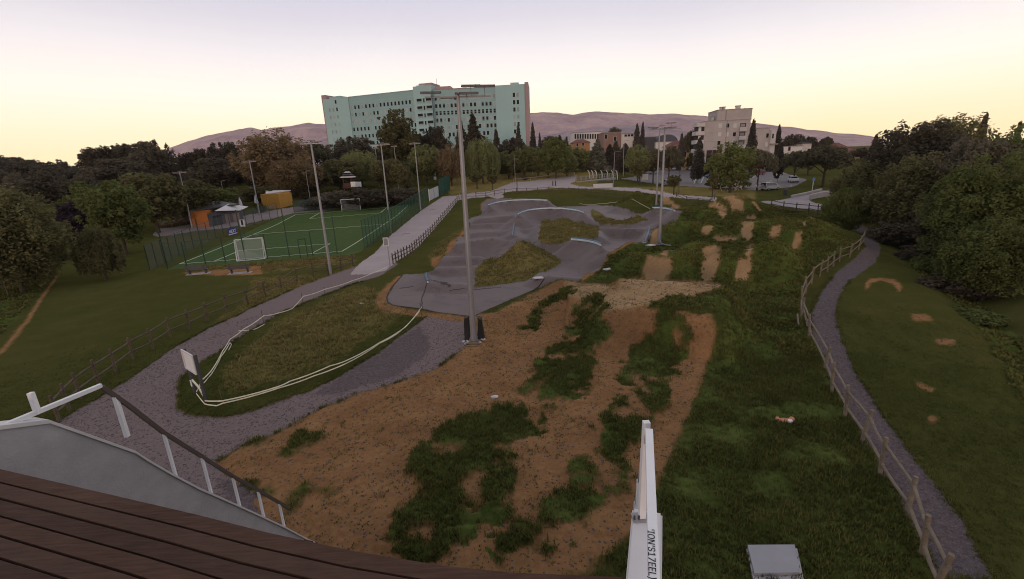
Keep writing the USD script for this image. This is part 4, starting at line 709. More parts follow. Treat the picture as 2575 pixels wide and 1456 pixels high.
# ---------------------------------------------------------------- the big teal building
h = thing('teal_slab_building', 'huge teal multi storey slab building with rows of windows behind the trees', 'building')
YC = 205.; def_l = lambda x, y, Yv: W(x, y, Yv)
A0, A1, A2, A3, A4 = W(836, 417, 224)[:2], W(1059, 409, 206)[:2], W(1103, 407.5, 203.5)[:2], W(1253, 401, 202)[:2], W(1324, 398.5, 201)[:2]
FL, FC, FRt, FE = Fac(A0, A1), Fac(A1, A2), Fac(A2, A3), Fac(A3, A4)
zg = 2.
zl = FL.z_of(960, 238); zr = FRt.z_of(1180, 222); zc = FC.z_of(1080, 217); ze = FE.z_of(1290, 213)
uL = FL.u_of(902) - .9
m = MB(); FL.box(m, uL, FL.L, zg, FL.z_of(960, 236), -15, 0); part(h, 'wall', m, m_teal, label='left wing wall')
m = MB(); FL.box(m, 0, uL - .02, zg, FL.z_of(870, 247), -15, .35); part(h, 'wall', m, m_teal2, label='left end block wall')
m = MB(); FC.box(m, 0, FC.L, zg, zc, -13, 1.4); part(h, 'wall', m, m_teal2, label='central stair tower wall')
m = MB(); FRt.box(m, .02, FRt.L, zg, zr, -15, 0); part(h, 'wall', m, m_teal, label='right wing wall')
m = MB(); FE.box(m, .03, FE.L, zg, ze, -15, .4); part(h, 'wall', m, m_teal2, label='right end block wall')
m = MB(); FE.box(m, FE.L + .02, FE.L + 1.5, zg, FE.z_of(1329, 206), -15.5, .0); part(h, 'end_wall', m, m_pinkw); m = MB(); FL.box(m, -2.2, -.02, zg, FL.z_of(836, 238), -15.5, -1.5); part(h, 'end_wall', m, m_pinkw)
for F, x0, x1, yt, zb, d0, d1, mt, nm in ((FL, 837, 844, 240, FL.z_of(870, 250), -8, .1, m_pinkw, 'roof_hut'), (FL, 849, 876, 242, FL.z_of(870, 249), -9, -.5, m_teal, 'roof_hut'), (FL, 1022, 1058.5, 230, zl - .4, -10, -1.2, m_teal, 'roof_storey'), (FC, 1067, 1098, 208, zc - .3, -9, -1., m_pinkw, 'roof_hut'), (FC, 1066, 1087, 215, zc - .2, -6, 1.2, m_teal2, 'roof_hut'), (FRt, 1104, 1144, 215, zr - .3, -10, -2, m_pinkw, 'roof_hut'), (FE, 1290, 1310, 207, ze - .3, -8, -.2, m_teal2, 'roof_hut'), (FRt, 1170, 1182, 217, zr - .3, -8, -3, m_pinkw, 'roof_hut')):
    part(h, nm, F.box(MB(), F.u_of(x0), F.u_of(x1), zb, F.z_of((x0 + x1) / 2, yt), d0, d1), mt)
for F, u0, u1, z in ((FL, uL, FL.L, zl), (FRt, .02, FRt.L, zr)): part(h, 'parapet', F.box(MB(), u0, u1, z, z + .25, -15.1, .12), m_pinkw if F is FRt else m_teal)
part(h, 'antenna', MB().tube([FC.P(FC.u_of(1106), -3, zc), FC.P(FC.u_of(1106), -3, FC.z_of(1106, 194))], .07, 5), m_dark)
# floor lines, a joint between the wings
for F, u0, u1, zt, d in ((FL, uL, FL.L, zl, 0), (FRt, .02, FRt.L, zr, 0)):
    for k in range(9): part(h, 'floor_band', F.box(MB(), u0, u1, zt - 2.2 - k * 3.35 - .08, zt - 2.2 - k * 3.35, 0, .025), m_teal2)
wr = np.random.default_rng(3)
def rows(F, xs, row_y, ref, wpx, hpx_, closed, d=0.):
    for r, yy in enumerate(row_y):
        z = F.z_of(ref, yy)
        for k, x in enumerate(xs):
            u = F.u_of(x); s_ = 203 / 1150.; w_, h_ = wpx * s_ / 2, hpx_ * s_ / 2
            c = wr.random() < closed[r % len(closed)]
            f = Fac(F.P(0, d, 0), F.P(F.L, d, 0)); window(h, f, u - w_, u + w_, z - h_, z + h_, m_wframe, (m_shut if wr.random() < .6 else m_shut2) if c else m_glass, .06, .05)
rows(FL, np.linspace(902, 1054, 18), [270.5 + 18.3 * k for k in range(6)], 902, 5.0, 8.6, [.15, .6, .8, .1, .1, .3])
rows(FL, [850, 859, 868], [276 + 18.4 * k for k in range(6)], 859, 5.0, 8.6, [.3, 1, 1, 1, .6, .3], .35); rows(FL, [867], [256.5], 867, 5., 8.6, [0.], .35)
rows(FRt, np.linspace(1108, 1259, 17)[:], [248 + 18.3 * k for k in range(6)], 1108, 5.2, 8.8, [.75, .3, .12, .5, .5, .2])
rows(FE, [1298, 1307], [238.5 + 18.4 * k for k in range(6)], 1302, 5.2, 9., [.4, 0, .5, 1, .5, .5], .4)
Fc = Fac(FC.P(0, 1.4, 0), FC.P(FC.L, 1.4, 0))
for k in range(6):
    yy = 252 + 18.9 * k; z = Fc.z_of(1080, yy)
    for a, b in ((1062, 1074), (1077.5, 1081), (1084.5, 1098)):
        u0, u1 = Fc.u_of(a), Fc.u_of(b); w_ = window(h, Fc, u0, u1, z - .75, z + .75, m_teal2, m_glass, .10, .12, 'loggia')
        if b - a > 6: part(h, 'loggia_rail', Fc.box(MB(), u0, u1, z - .75, z - .25, .03, .06), m_shut)
m = MB().tube([FC.P(FC.L + .15, 1.5, zg), FC.P(FC.L + .15, 1.5, zc - 2)], .15, 6); part(h, 'drain_pipe', m, m_dark)
# ---------------------------------------------------------------- apartment block on the right
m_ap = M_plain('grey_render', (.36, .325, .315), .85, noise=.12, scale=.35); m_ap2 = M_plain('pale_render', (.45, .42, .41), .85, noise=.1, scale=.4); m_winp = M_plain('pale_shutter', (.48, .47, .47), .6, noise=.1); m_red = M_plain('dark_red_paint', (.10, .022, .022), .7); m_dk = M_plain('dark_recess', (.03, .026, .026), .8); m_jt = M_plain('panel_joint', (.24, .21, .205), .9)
ap = thing('apartment_block', 'grey concrete apartment block with stacked balconies and rooftop chimneys', 'building')
FA = Fac(W(1767, 379, 172), W(1881, 374, 170)); zA = FA.z_of(1830, 302); gz = 2.
part(ap, 'wall', FA.box(MB(), 0, FA.L, gz, zA, -13, 0), m_ap); part(ap, 'penthouse', FA.box(MB(), FA.u_of(1798), FA.L + .3, zA + .02, FA.z_of(1840, 275.5), -12, -.4), m_ap); part(ap, 'roof_edge', FA.box(MB(), -.1, FA.L + .35, zA - .12, zA + .015, -13.1, .12), m_jt); part(ap, 'roof_edge', FA.box(MB(), FA.u_of(1797), FA.L + .45, FA.z_of(1840, 275.5), FA.z_of(1840, 274), -12.1, -.3), m_jt)
for x0, x1, yt, yb in ((1809, 1813, 269, 276), (1816, 1821, 268.5, 276), (1849, 1859, 265.5, 276), (1790, 1794, 293, 302)): c = part(ap, 'chimney', FA.box(MB(), FA.u_of(x0), FA.u_of(x1), FA.z_of(x0, yb), FA.z_of(x0, yt), -4, -2.6), m_ap2); part(c, 'cap', FA.box(MB(), FA.u_of(x0) - .15, FA.u_of(x1) + .15, FA.z_of(x0, yt), FA.z_of(x0, yt) + .2, -4.15, -2.45), m_jt)
for x in (1818.5, 1822): part(ap, 'drain_pipe', FA.box(MB(), FA.u_of(x), FA.u_of(x) + .18, zA + .1 if x < 1820 else gz, FA.z_of(1820, 277) if x < 1820 else zA - .3, .0 if x > 1820 else -.38, .14 if x > 1820 else -.22), m_jt)
for r in range(4):
    for x in (1806, 1821 + 3.5, 1843):
        y = 316 + r * 21.8
        if x == 1843 and r > 2: continue
        z = FA.z_of(x, y); u = FA.u_of(x); window(ap, FA, u - .52, u + .52, z - .68, z + .68, m_ap2, m_winp if (r + int(x)) % 4 else m_glass, .10, .08)
    zz = FA.z_of(1862, 316 + r * 21.8); u0, u1 = FA.u_of(1855), FA.u_of(1870)
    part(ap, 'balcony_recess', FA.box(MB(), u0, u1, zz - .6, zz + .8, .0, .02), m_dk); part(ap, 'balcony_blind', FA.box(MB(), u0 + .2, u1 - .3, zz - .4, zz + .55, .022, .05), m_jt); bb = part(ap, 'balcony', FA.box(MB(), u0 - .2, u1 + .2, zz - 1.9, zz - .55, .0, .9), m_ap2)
    part(ap, 'floor_joint', FA.box(MB(), 0, FA.L, zz - 1.97, zz - 1.91, 0, .012), m_jt)
for r in range(4):
    zt = FA.z_of(1758, 309 + r * 21.6); part(ap, 'corner_balcony', FA.box(MB(), -2.9, -.02, zt - 1.35, zt, -5, .9), m_ap2)
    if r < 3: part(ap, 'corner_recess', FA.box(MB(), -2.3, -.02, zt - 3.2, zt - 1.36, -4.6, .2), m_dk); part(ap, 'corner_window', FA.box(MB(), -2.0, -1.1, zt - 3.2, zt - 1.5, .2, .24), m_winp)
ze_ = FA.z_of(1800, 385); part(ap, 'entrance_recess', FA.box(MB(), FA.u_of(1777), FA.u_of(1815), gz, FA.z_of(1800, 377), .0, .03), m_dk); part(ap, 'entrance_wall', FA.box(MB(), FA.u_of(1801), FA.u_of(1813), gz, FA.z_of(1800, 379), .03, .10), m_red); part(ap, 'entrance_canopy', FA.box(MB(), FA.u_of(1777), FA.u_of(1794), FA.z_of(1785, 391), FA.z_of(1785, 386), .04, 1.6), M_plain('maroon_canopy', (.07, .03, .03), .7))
ap2 = thing('apartment_wing', 'lower grey apartment wing with roof terrace plants right of the tall block', 'building')
FB = Fac(W(1882.5, 374, 171), W(1946, 371, 173)); zB = FB.z_of(1910, 323)
part(ap2, 'wall', FB.box(MB(), 0.05, FB.u_of(1933), gz, zB, -12, -.3), m_ap); part(ap2, 'wall', FB.box(MB(), FB.u_of(1933) + .02, FB.L, gz, FB.z_of(1940, 327), -10, .4), m_ap2); part(ap2, 'roof_edge', FB.box(MB(), .05, FB.u_of(1934), zB, zB + .2, -12.1, -.2), m_jt)
F2 = Fac(FB.P(0, -.3, 0), FB.P(FB.L, -.3, 0))
for x, y in ((1926, 341), (1926, 363)): u = F2.u_of(x); z = F2.z_of(x, y); window(ap2, F2, u - .55, u + .55, z - .75, z + .75, m_ap2, m_winp if y > 350 else m_glass, .1, .08)
F3 = Fac(FB.P(0, .4, 0), FB.P(FB.L, .4, 0)); u = F3.u_of(1940); z = F3.z_of(1940, 342); window(ap2, F3, u - .35, u + .35, z - .8, z + .7, m_ap2, m_glass, .08, .06); part(ap2, 'ledge', F3.box(MB(), F3.u_of(1934), F3.L + .6, F3.z_of(1940, 364), F3.z_of(1940, 361), 0, .8), m_jt)
# ---------------------------------------------------------------- smaller buildings in the town
m_roof = M_plain('clay_roof', (.15, .065, .05), .9, noise=.3, scale=.6); m_yel = M_plain('yellow_plaster', (.50, .40, .20), .85, noise=.1); m_wht = M_plain('white_plaster', (.55, .52, .50), .85, noise=.08); m_brn = M_plain('brown_plaster', (.22, .14, .115), .9, noise=.2, scale=.5); m_orw = M_plain('orange_plaster', (.36, .20, .10), .85, noise=.15)
def house(name, label, x0, x1, yt, Yv, wall, roof=None, wins=(), rise=1.6, depth=10., wcol=None, wsize=(.5, .8), cat='building', Y1=None):
    t = thing(name, label, cat); hz = lambda x: 400 - .04 * (x - 1287.5); F = Fac(W(x0, hz(x0), Yv), W(x1, hz(x1), Y1 or Yv)); z1 = F.z_of((x0 + x1) / 2, yt); z0 = Hxy(*F.P(F.L / 2, 0, 0)[:2]) - .5
    part(t, 'wall', F.box(MB(), 0, F.L, z0, z1, -depth, 0), wall)
    if roof is not None and rise > 0:
        m = MB(); o = .5; a = [F.P(-o, o, z1), F.P(F.L + o, o, z1), F.P(F.L + o, -depth - o, z1), F.P(-o, -depth - o, z1)]; rdg = [F.P(min(3, F.L * .3), -depth / 2 + .2, z1 + rise), F.P(F.L - min(3, F.L * .3), -depth / 2 + .2, z1 + rise), F.P(F.L - min(3, F.L * .3), -depth / 2 - .2, z1 + rise), F.P(min(3, F.L * .3), -depth / 2 - .2, z1 + rise)]
        m.prism([p + (0, 0, .01) for p in a], [p + (0, 0, .13) for p in a]); m.prism([p + (0, 0, .13) for p in a], rdg); part(t, 'roof', m, roof)
    else: part(t, 'parapet', F.box(MB(), -.12, F.L + .12, z1, z1 + .3, -depth - .1, .12), m_jt)
    for x, y in wins:
        u = F.u_of(x); z = F.z_of(x, y); window(t, F, u - wsize[0], u + wsize[0], z - wsize[1], z + wsize[1], m_ap2, wcol or m_glass, .12, .08)
    return t, F
house('arcade_building', 'long low white building with a row of tall windows under the distant hill', 1439, 1512, 333, 330, m_wht, None, [(1447 + 6.2 * k, 343) for k in range(11)], wsize=(.55, 1.6))
house('orange_house', 'low orange house with red brown roof below the white windowed building', 1441, 1483, 359, 262, m_orw, m_roof, [(1452, 364), (1466, 363)], rise=2., wsize=(.5, .7))
house('brown_house', 'brown house with white roof terrace half hidden by trees', 1515, 1560, 334, 236, m_brn, None, [(1523, 344), (1546, 349)], wsize=(.6, 1.)); house('terrace_house', 'brown house with a white band of windows right of the brown house', 1561, 1598, 337, 238, m_wht, None, [(1572, 341), (1580, 340.5), (1588, 340)], wsize=(.6, .5))
t, F = house('arched_hall', 'dark arched roof hall behind the right floodlight masts', 1648, 1702, 357, 250, m_wht, None, [], depth=18); an = np.linspace(0, math.pi, 11); zz = F.z_of(1675, 357)
m = MB(); arc = [(F.L / 2 - math.cos(a) * F.L / 2, math.sin(a) * 3.4) for a in an]
for (ua, za), (ub, zb) in zip(arc[:-1], arc[1:]): m.prism([F.P(ua, .3, zz + .31), F.P(ub, .3, zz + .31), F.P(ub, -18, zz + .31), F.P(ua, -18, zz + .31)], [F.P(ua, .3, zz + za + .32), F.P(ub, .3, zz + zb + .32), F.P(ub, -18, zz + zb + .32), F.P(ua, -18, zz + za + .32)])
part(t, 'roof', m, M_plain('slate_roof', (.075, .075, .095), .7))
house('flat_hall', 'long dark flat hall left of the arched roof', 1622, 1647, 345, 252, M_plain('dark_hall', (.06, .06, .065), .8), None, [])
house('villa', 'pale yellow villa with red roof and arched porch behind the cypresses', 1686, 1752, 368, 196, m_yel, m_roof, [(1697, 373), (1718, 371), (1738, 371)], rise=2.4, wsize=(.6, .9)); house('porch', 'bright yellow porch front between the two cypresses', 1709, 1728, 381, 192, m_yel, None, [(1719, 389)], wsize=(1.0, 1.1), depth=3.5)
house('flat_white_building', 'long flat white building behind the umbrella pines', 1940, 2018, 369, 200, m_wht, None, [(1950, 375), (1985, 374)], depth=12); house('roof_terrace_building', 'white building with dark awning above the pines', 2017, 2040, 361, 215, m_ap2, m_dk, [], rise=.8)
house('white_gabled_house', 'white gabled house right of the umbrella pines', 2111, 2131, 371, 215, m_wht, m_roof, [(2120, 378)], rise=2.2); house('yellow_white_house', 'yellow and white house with two floors of windows', 2134, 2159, 379, 205, m_yel, m_roof, [(2141, 386), (2150, 385), (2141, 399), (2150, 398)], rise=1.4, wsize=(.5, .9)); house('cream_house', 'cream house behind the lone cypress on the right', 2190, 2222, 384, 210, m_yel, m_roof, [(2200, 390), (2214, 390)], rise=1.5)
for x0, x1, lab_ in ((2205, 2213, 'left light blue container beside the lone cypress'), (2214, 2222, 'right light blue container against the dark trees')):
    t, F = house('blue_container', lab_, x0, x1, 411, 165, M_plain('container_blue' + str(x0), (.12, .28, .42), .6), None, [], depth=2.4, cat='container')
    for k in range(4): part(t, 'rib', F.box(MB(), F.L * (k + .5) / 4 - .05, F.L * (k + .5) / 4 + .05, 1.5, F.z_of(x0, 412), 0, .05), m_blue)
# kiosks by the pitch
m_or1 = M_plain('orange_panel', (.33, .115, .025), .7, noise=.12, scale=.8); m_or2 = M_plain('yellow_panel', (.36, .19, .035), .7, noise=.12, scale=.8); m_awn = M_plain('awning_white', (.52, .50, .52), .7, noise=.05); m_kg = M_plain('kiosk_grey', (.075, .07, .075), .8, noise=.2)
k1 = thing('orange_kiosk', 'orange walled kiosk with dark roof beside the left pitch fence', 'kiosk'); A, B = G(487, 573), G(527, 571); FK = Fac(A, B); zk = upto(505, 530, A)
part(k1, 'wall', FK.box(MB(), 0, FK.L, A[2] - .1, zk, -3.5, 0), m_or1); FG = Fac(B + (0, .2, 0), G(612, 553) + (0, .2, 0)); part(k1, 'front', FG.box(MB(), .02, FG.L, B[2] - .1, zk - .5, -4, 0), m_kg)
for u0, u1, mt in ((.6, 1.8, m_dk), (2.3, 2.9, m_brn), (3.4, 4.4, m_brn)): part(k1, 'door', FG.box(MB(), u0 * FG.L / 5, u1 * FG.L / 5, B[2], zk - 1., .0, .05), mt)
m = MB(); m.prism([FK.P(-.3, .3, zk), FG.P(FG.L * .9, .3, zk + .25), FG.P(FG.L * .9, -4.5, zk + .9), FK.P(-.3, -4.2, zk + .5)], [FK.P(-.3, .3, zk + .2), FG.P(FG.L * .9, .3, zk + .45), FG.P(FG.L * .9, -4.5, zk + 1.1), FK.P(-.3, -4.2, zk + .7)]); part(k1, 'roof', m, m_dark)
aw = thing('white_awning', 'large white canvas awning in front of the orange kiosk', 'awning'); p = [W(540, 531, FG.P(0, 1.2, 0)[1]), W(606, 529, FG.P(FG.L, 1.2, 0)[1]), W(624, 520, FG.P(FG.L, 0, 0)[1] + 2.5), W(575, 513, FG.P(FG.L * .4, 0, 0)[1] + 2.5)]
part(aw, 'canvas', MB().poly(p, (0, 0, .05)), m_awn)
for q in (p[0], p[1]): part(aw, 'pole', MB().beam((q[0], q[1], Hxy(q[0], q[1])), q, .06, .06), m_dark)
for x, y, lab_ in ((575, 508, 'closed white parasol left of the three above the awning'), (605, 507, 'closed white parasol in the middle above the awning'), (645, 501, 'closed white parasol beside the mast right of the awning')):
    b = W(x, y + 9, 88); t = thing('closed_parasol', lab_, 'parasol', None, TR((b[0], b[1], b[2]))); part(t, 'canvas', MB().lathe((0, 0, 0), [(.02, -.2), (.34, 0), (.30, .5), (.16, 1.1), (.02, 1.5)], 10), m_awn, 40); part(t, 'pole', MB().tube([(0, 0, Hxy(b[0], b[1]) - b[2]), (0, 0, -.1)], .035, 6), m_dark)
t = thing('menu_board', 'small white board on a post before the kiosk terrace', 'sign'); A = G(615, 590); part(t, 'post', MB().beam(A, A + (0, 0, 1.2), .06, .06), m_dark); part(t, 'panel', MB().box(A + (0, 0, 1.7), (.7, .06, 1.)), m_white); part(t, 'face', MB().box(A + (0, -.035, 1.78), (.28, .02, .75)), m_dk)
k2 = thing('yellow_kiosk', 'yellow cube kiosk with dark slit windows behind the pitch', 'kiosk'); A, B, C = G(679, 524), G(706, 524), G(734, 512); zk = upto(706, 488, B); F1, F2_ = Fac(A, B), Fac(B, C)
part(k2, 'wall', F1.box(MB(), 0, F1.L, A[2] - .2, zk, -5, 0), m_or2); part(k2, 'wall', F2_.box(MB(), .02, F2_.L, A[2] - .2, zk + .1, -3.5, 0), m_or2); part(k2, 'roof', MB().prism([F1.P(-.2, .2, zk + .12), F2_.P(F2_.L + .2, .2, zk + .22), F2_.P(F2_.L + .2, -5, zk + .4), F1.P(-.2, -5, zk + .3)], [F1.P(-.2, .2, zk + .3), F2_.P(F2_.L + .2, .2, zk + .4), F2_.P(F2_.L + .2, -5, zk + .6), F1.P(-.2, -5, zk + .5)]), m_awn)
for a, b in ((.25, .36), (.5, .62), (.82, .92)): part(k2, 'window', F2_.box(MB(), a * F2_.L, b * F2_.L, A[2] + .6, zk - .3, 0, .04), m_dk)
for k, (x, y, lab_) in enumerate(((412, 571, 'wooden picnic table farthest left on the kiosk terrace'), (428, 569, 'wooden picnic table second from left on the kiosk terrace'), (446, 566, 'wooden picnic table third from left on the kiosk terrace'), (462, 562, 'wooden picnic table nearest the orange kiosk'))):
    A = G(x, y); t = thing('picnic_table', lab_, 'table', None, TR(A, .2)); part(t, 'table_top', MB().box((0, 0, .74), (1.7, .75, .06)), m_woodp if k < 2 else m_brn)
    for s_ in (-1, 1): part(t, 'seat', MB().box((0, s_ * .7, .44), (1.7, .28, .05)), m_brn); part(t, 'leg', MB().beam((s_ * .6, -.6, 0), (s_ * .6, .3, .7), .06, .08).beam((s_ * .6, .6, 0), (s_ * .6, -.3, .7), .06, .08), m_brn)
t = thing('low_fence_wall', 'low brown slatted terrace wall left of the orange kiosk', 'wall'); A, B = G(432, 562), G(482, 556)
for k in range(14): c = A + (B - A) * (k + .5) / 14; part(t, 'plank', MB().box(c + (0, 0, 1.0), (np.linalg.norm(B - A) / 14 * .92, .05, 1.9 + .1 * (k % 3)), math.atan2((B - A)[1], (B - A)[0])), m_brn)
# playground, hoops
t = thing('play_tower', 'wooden playground tower with small striped roof behind the far goal', 'play tower'); A = G(881, 492); m_pl = M_plain('play_wood', (.10, .045, .04), .85)
for sx_ in (-1, 1):
    for sy_ in (-1, 1): part(t, 'post', MB().beam(A + (sx_ * .9, sy_ * .9, 0), A + (sx_ * .9, sy_ * .9, 4.2), .18, .18), m_pl)
part(t, 'deck', MB().box(A + (0, 0, 1.9), (2.1, 2.1, .15)), m_pl); part(t, 'side_panel', MB().box(A + (0, -1.02, 2.5), (2., .08, 1.)), m_pl)
for k in range(3): part(t, 'roof_board', MB().prism([A + (-1.5 + .42 * k, -1.5 + .42 * k, 4.25 + .55 * k), A + (1.5 - .42 * k, -1.5 + .42 * k, 4.25 + .55 * k), A + (1.5 - .42 * k, 1.5 - .42 * k, 4.25 + .55 * k), A + (-1.5 + .42 * k, 1.5 - .42 * k, 4.25 + .55 * k)], [A + (-1.2 + .42 * k, -1.2 + .42 * k, 4.55 + .55 * k), A + (1.2 - .42 * k, -1.2 + .42 * k, 4.55 + .55 * k), A + (1.2 - .42 * k, 1.2 - .42 * k, 4.55 + .55 * k), A + (-1.2 + .42 * k, 1.2 - .42 * k, 4.55 + .55 * k)]), m_ap2 if k != 1 else m_dark)
for x, yb, lab_ in ((893, 498, 'left white basketball backboard in front of the play tower'), (899, 496, 'middle white basketball backboard before the playground'), (908, 494, 'right white basketball backboard behind the far goal')):
    A = G(x, yb); zt = upto(x, 461, A); t = thing('basketball_hoop', lab_, 'basketball hoop'); part(t, 'post', MB().beam(A, (A[0], A[1], zt - .3), .14, .14), m_dark); part(t, 'backboard', MB().box((A[0], A[1] - .25, zt - .2), (1.0, .06, 1.15)), m_white); part(t, 'ring', MB().tube([(A[0] + .23 * math.cos(a), A[1] - .55 + .23 * math.sin(a), zt - .62) for a in np.linspace(0, 6.28, 13)], .02, 5), m_or1)
t = thing('white_bin', 'small white cylinder bin on the grass behind the green screen', 'bin'); A = G(1094, 452); part(t, 'body', MB().lathe(A, [(0, 0), (.4, 0), (.42, 2.), (.3, 2.3), (0, 2.35)], 12), m_white, 40); part(t, 'lid', MB().lathe(A + (0, 0, 2.36), [(.25, 0), (.2, .15), (0, .2)], 12), m_galv)
t = thing('bike_trailer', 'small white item standing by the far touchline near the mast', 'crate'); A = G(977, 513); part(t, 'body', MB().box(A + (0, 0, .5), (.5, .5, 1.)), m_white); part(t, 'post', MB().beam(A + (-.6, 0, 0), A + (-.6, 0, 1.), .1, .1), m_white)
# ---------------------------------------------------------------- footbridge
br = thing('footbridge', 'grey steel footbridge with upright railing posts behind the track', 'bridge'); A, B = G(1446, 463, 0.), G(1549, 466, 0.); dA, dB = np.array([A[0], A[1], Hxy(A[0], A[1])]), None
dA = np.r_[G(1450, 462)[:2], 0]; Yb = dA[1] * 1.02; q0 = W(1450, 458, Yb); q1 = W(1549, 447, Yb * 1.04); fwd = np.array([.05, 1., 0]) * 3.2
part(br, 'deck', MB().prism([q0 - (0, 0, .9), q1 - (0, 0, .9), q1 + fwd - (0, 0, .9), q0 + fwd - (0, 0, .9)], [q0, q1, q1 + fwd, q0 + fwd]), m_galv); part(br, 'girder', MB().beam(q0 - (0, .06, .75), q1 - (0, .06, .75), .12, .5), m_dark)
for off, hgt, nn_ in ((np.zeros(3), 1.15, 9), (fwd, 1.2, 9)):
    for k in range(nn_): c = q0 + off + (q1 - q0) * k / (nn_ - 1); part(br, 'rail_post', MB().beam(c, c + (0, 0, hgt), .09, .09), m_galv)
    part(br, 'handrail', MB().beam(q0 + off + (0, 0, hgt + .03), q1 + off + (0, 0, hgt + .03), .09, .07), m_galv); part(br, 'mid_rail', MB().beam(q0 + off + (0, -.06, .55), q1 + off + (0, -.06, .55), .05, .05), m_galv)
for x in (1482, 1491, 1500, 1514, 1528, 1541, 1552):
    c = W(x, 453, Yb * 1.05 + 2.2); part(br, 'arched_stay', MB().tube([c + (0, 0, -.6), c + (.05, 0, 1.2), c + (-.12, 0, 2.2), c + (-.5, 0, 2.7)], .12, 6), m_concw, 40)
part(br, 'abutment', MB().prism([q1 + (-1.2, 0, -6), q1 + (.4, 0, -6), q1 + fwd + (.4, 0, -6), q1 + fwd + (-1.2, 0, -6)], [q1 + (-1.2, 0, -.92), q1 + (.4, 0, -.92), q1 + fwd + (.4, 0, -.92), q1 + fwd + (-1.2, 0, -.92)]), m_conc)
A = G(1500, 473); single('concrete_pipe', MB().box(A + (1.5, 0, .5), (4.5, .8, .9), .05), m_concw, 'pale concrete culvert block under the footbridge', 'culvert')
t = thing('path_railing', 'thin grey railing along the footpath leading to the bridge', 'railing'); L_ = gp([(1292, 458), (1335, 455), (1400, 446), (1445, 441)])
for a, b in zip(L_[:-1], L_[1:]): part(t, 'rail', MB().beam(a + (0, 0, .9), b + (0, 0, .9), .1, .1), m_galv)
for a in L_: part(t, 'post', MB().beam(a, a + (0, 0, .95), .1, .1), m_galv)
for x, lab_ in ((1390, 'left of two wooden bollards on the footpath before the bridge'), (1397, 'right of two wooden bollards on the footpath before the bridge')): A = G(x, 467); t = thing('bollard', lab_, 'bollard', None, TR(A)); part(t, 'body', MB().lathe((0, 0, 0), [(.14, 0), (.14, 1.15)], 10), m_wood); part(t, 'cap', MB().lathe((0, 0, 1.15), [(.14, 0), (.1, .06), (0, .08)], 10), m_woodp)
A, B = G(1310, 497), G(1310, 450); t = thing('path_gate', 'dark thin gate post at the junction of the paths', 'post'); A = G(1301, 488); part(t, 'post', MB().beam(A, A + (0, 0, 3.6), .16, .16), m_wood); part(t, 'cap', MB().box(A + (0, 0, 3.65), (.2, .2, .1)), m_dark)
t = thing('road_wall', 'low pale parapet wall along the grey road on the right', 'wall'); L_ = gp(b5((2010, 285), (2100, 265), (2250, 238)))
for a, b in zip(L_[:-1], L_[1:]): part(t, 'wall_panel', MB().beam(a + (0, 0, .45), b + (0, 0, .45), .3, .9), m_ap)
L_ = gp(b5((1830, 262), (2000, 225), (2130, 192)))
for a, b in zip(L_[:-1], L_[1:]): part(t, 'kerb', MB().beam(a + (0, 0, .2), b + (0, 0, .2), .3, .4), m_ap)
A = gp(b5((1765, 245)))[0]; t = thing('waste_bin', 'dark waste bin on the grass verge left of the grey road', 'bin'); part(t, 'body', MB().lathe(A, [(0, 0), (.35, 0), (.4, 1.1)], 10), m_dark); part(t, 'lid', MB().lathe(A + (0, 0, 1.1), [(.42, 0), (.3, .3), (0, .4)], 10), m_wood)
A = gp(b5((2035, 215)))[0]; t = thing('road_sign', 'small blue road sign on a pale post by the car park exit', 'sign'); part(t, 'post', MB().beam(A, A + (0, 0, 2.6), .1, .1), m_concw); part(t, 'panel', MB().box(A + (0, -.08, 2.6), (.5, .05, .6)), M_plain('sign_blue', (.10, .22, .40), .5))
t = thing('info_panel', 'pale signboard at the edge of the car park under a small tree', 'sign'); A, B = G(1612, 459), G(1629, 457)
for P in (A, B): part(t, 'post', MB().beam(P, P + (0, 0, 2.4), .12, .12), m_galv)
part(t, 'panel', MB().poly([A + (0, -.1, .6), B + (0, -.1, .6), B + (0, -.1, 2.3), A + (0, -.1, 2.3)], (0, .05, 0)), m_wht)
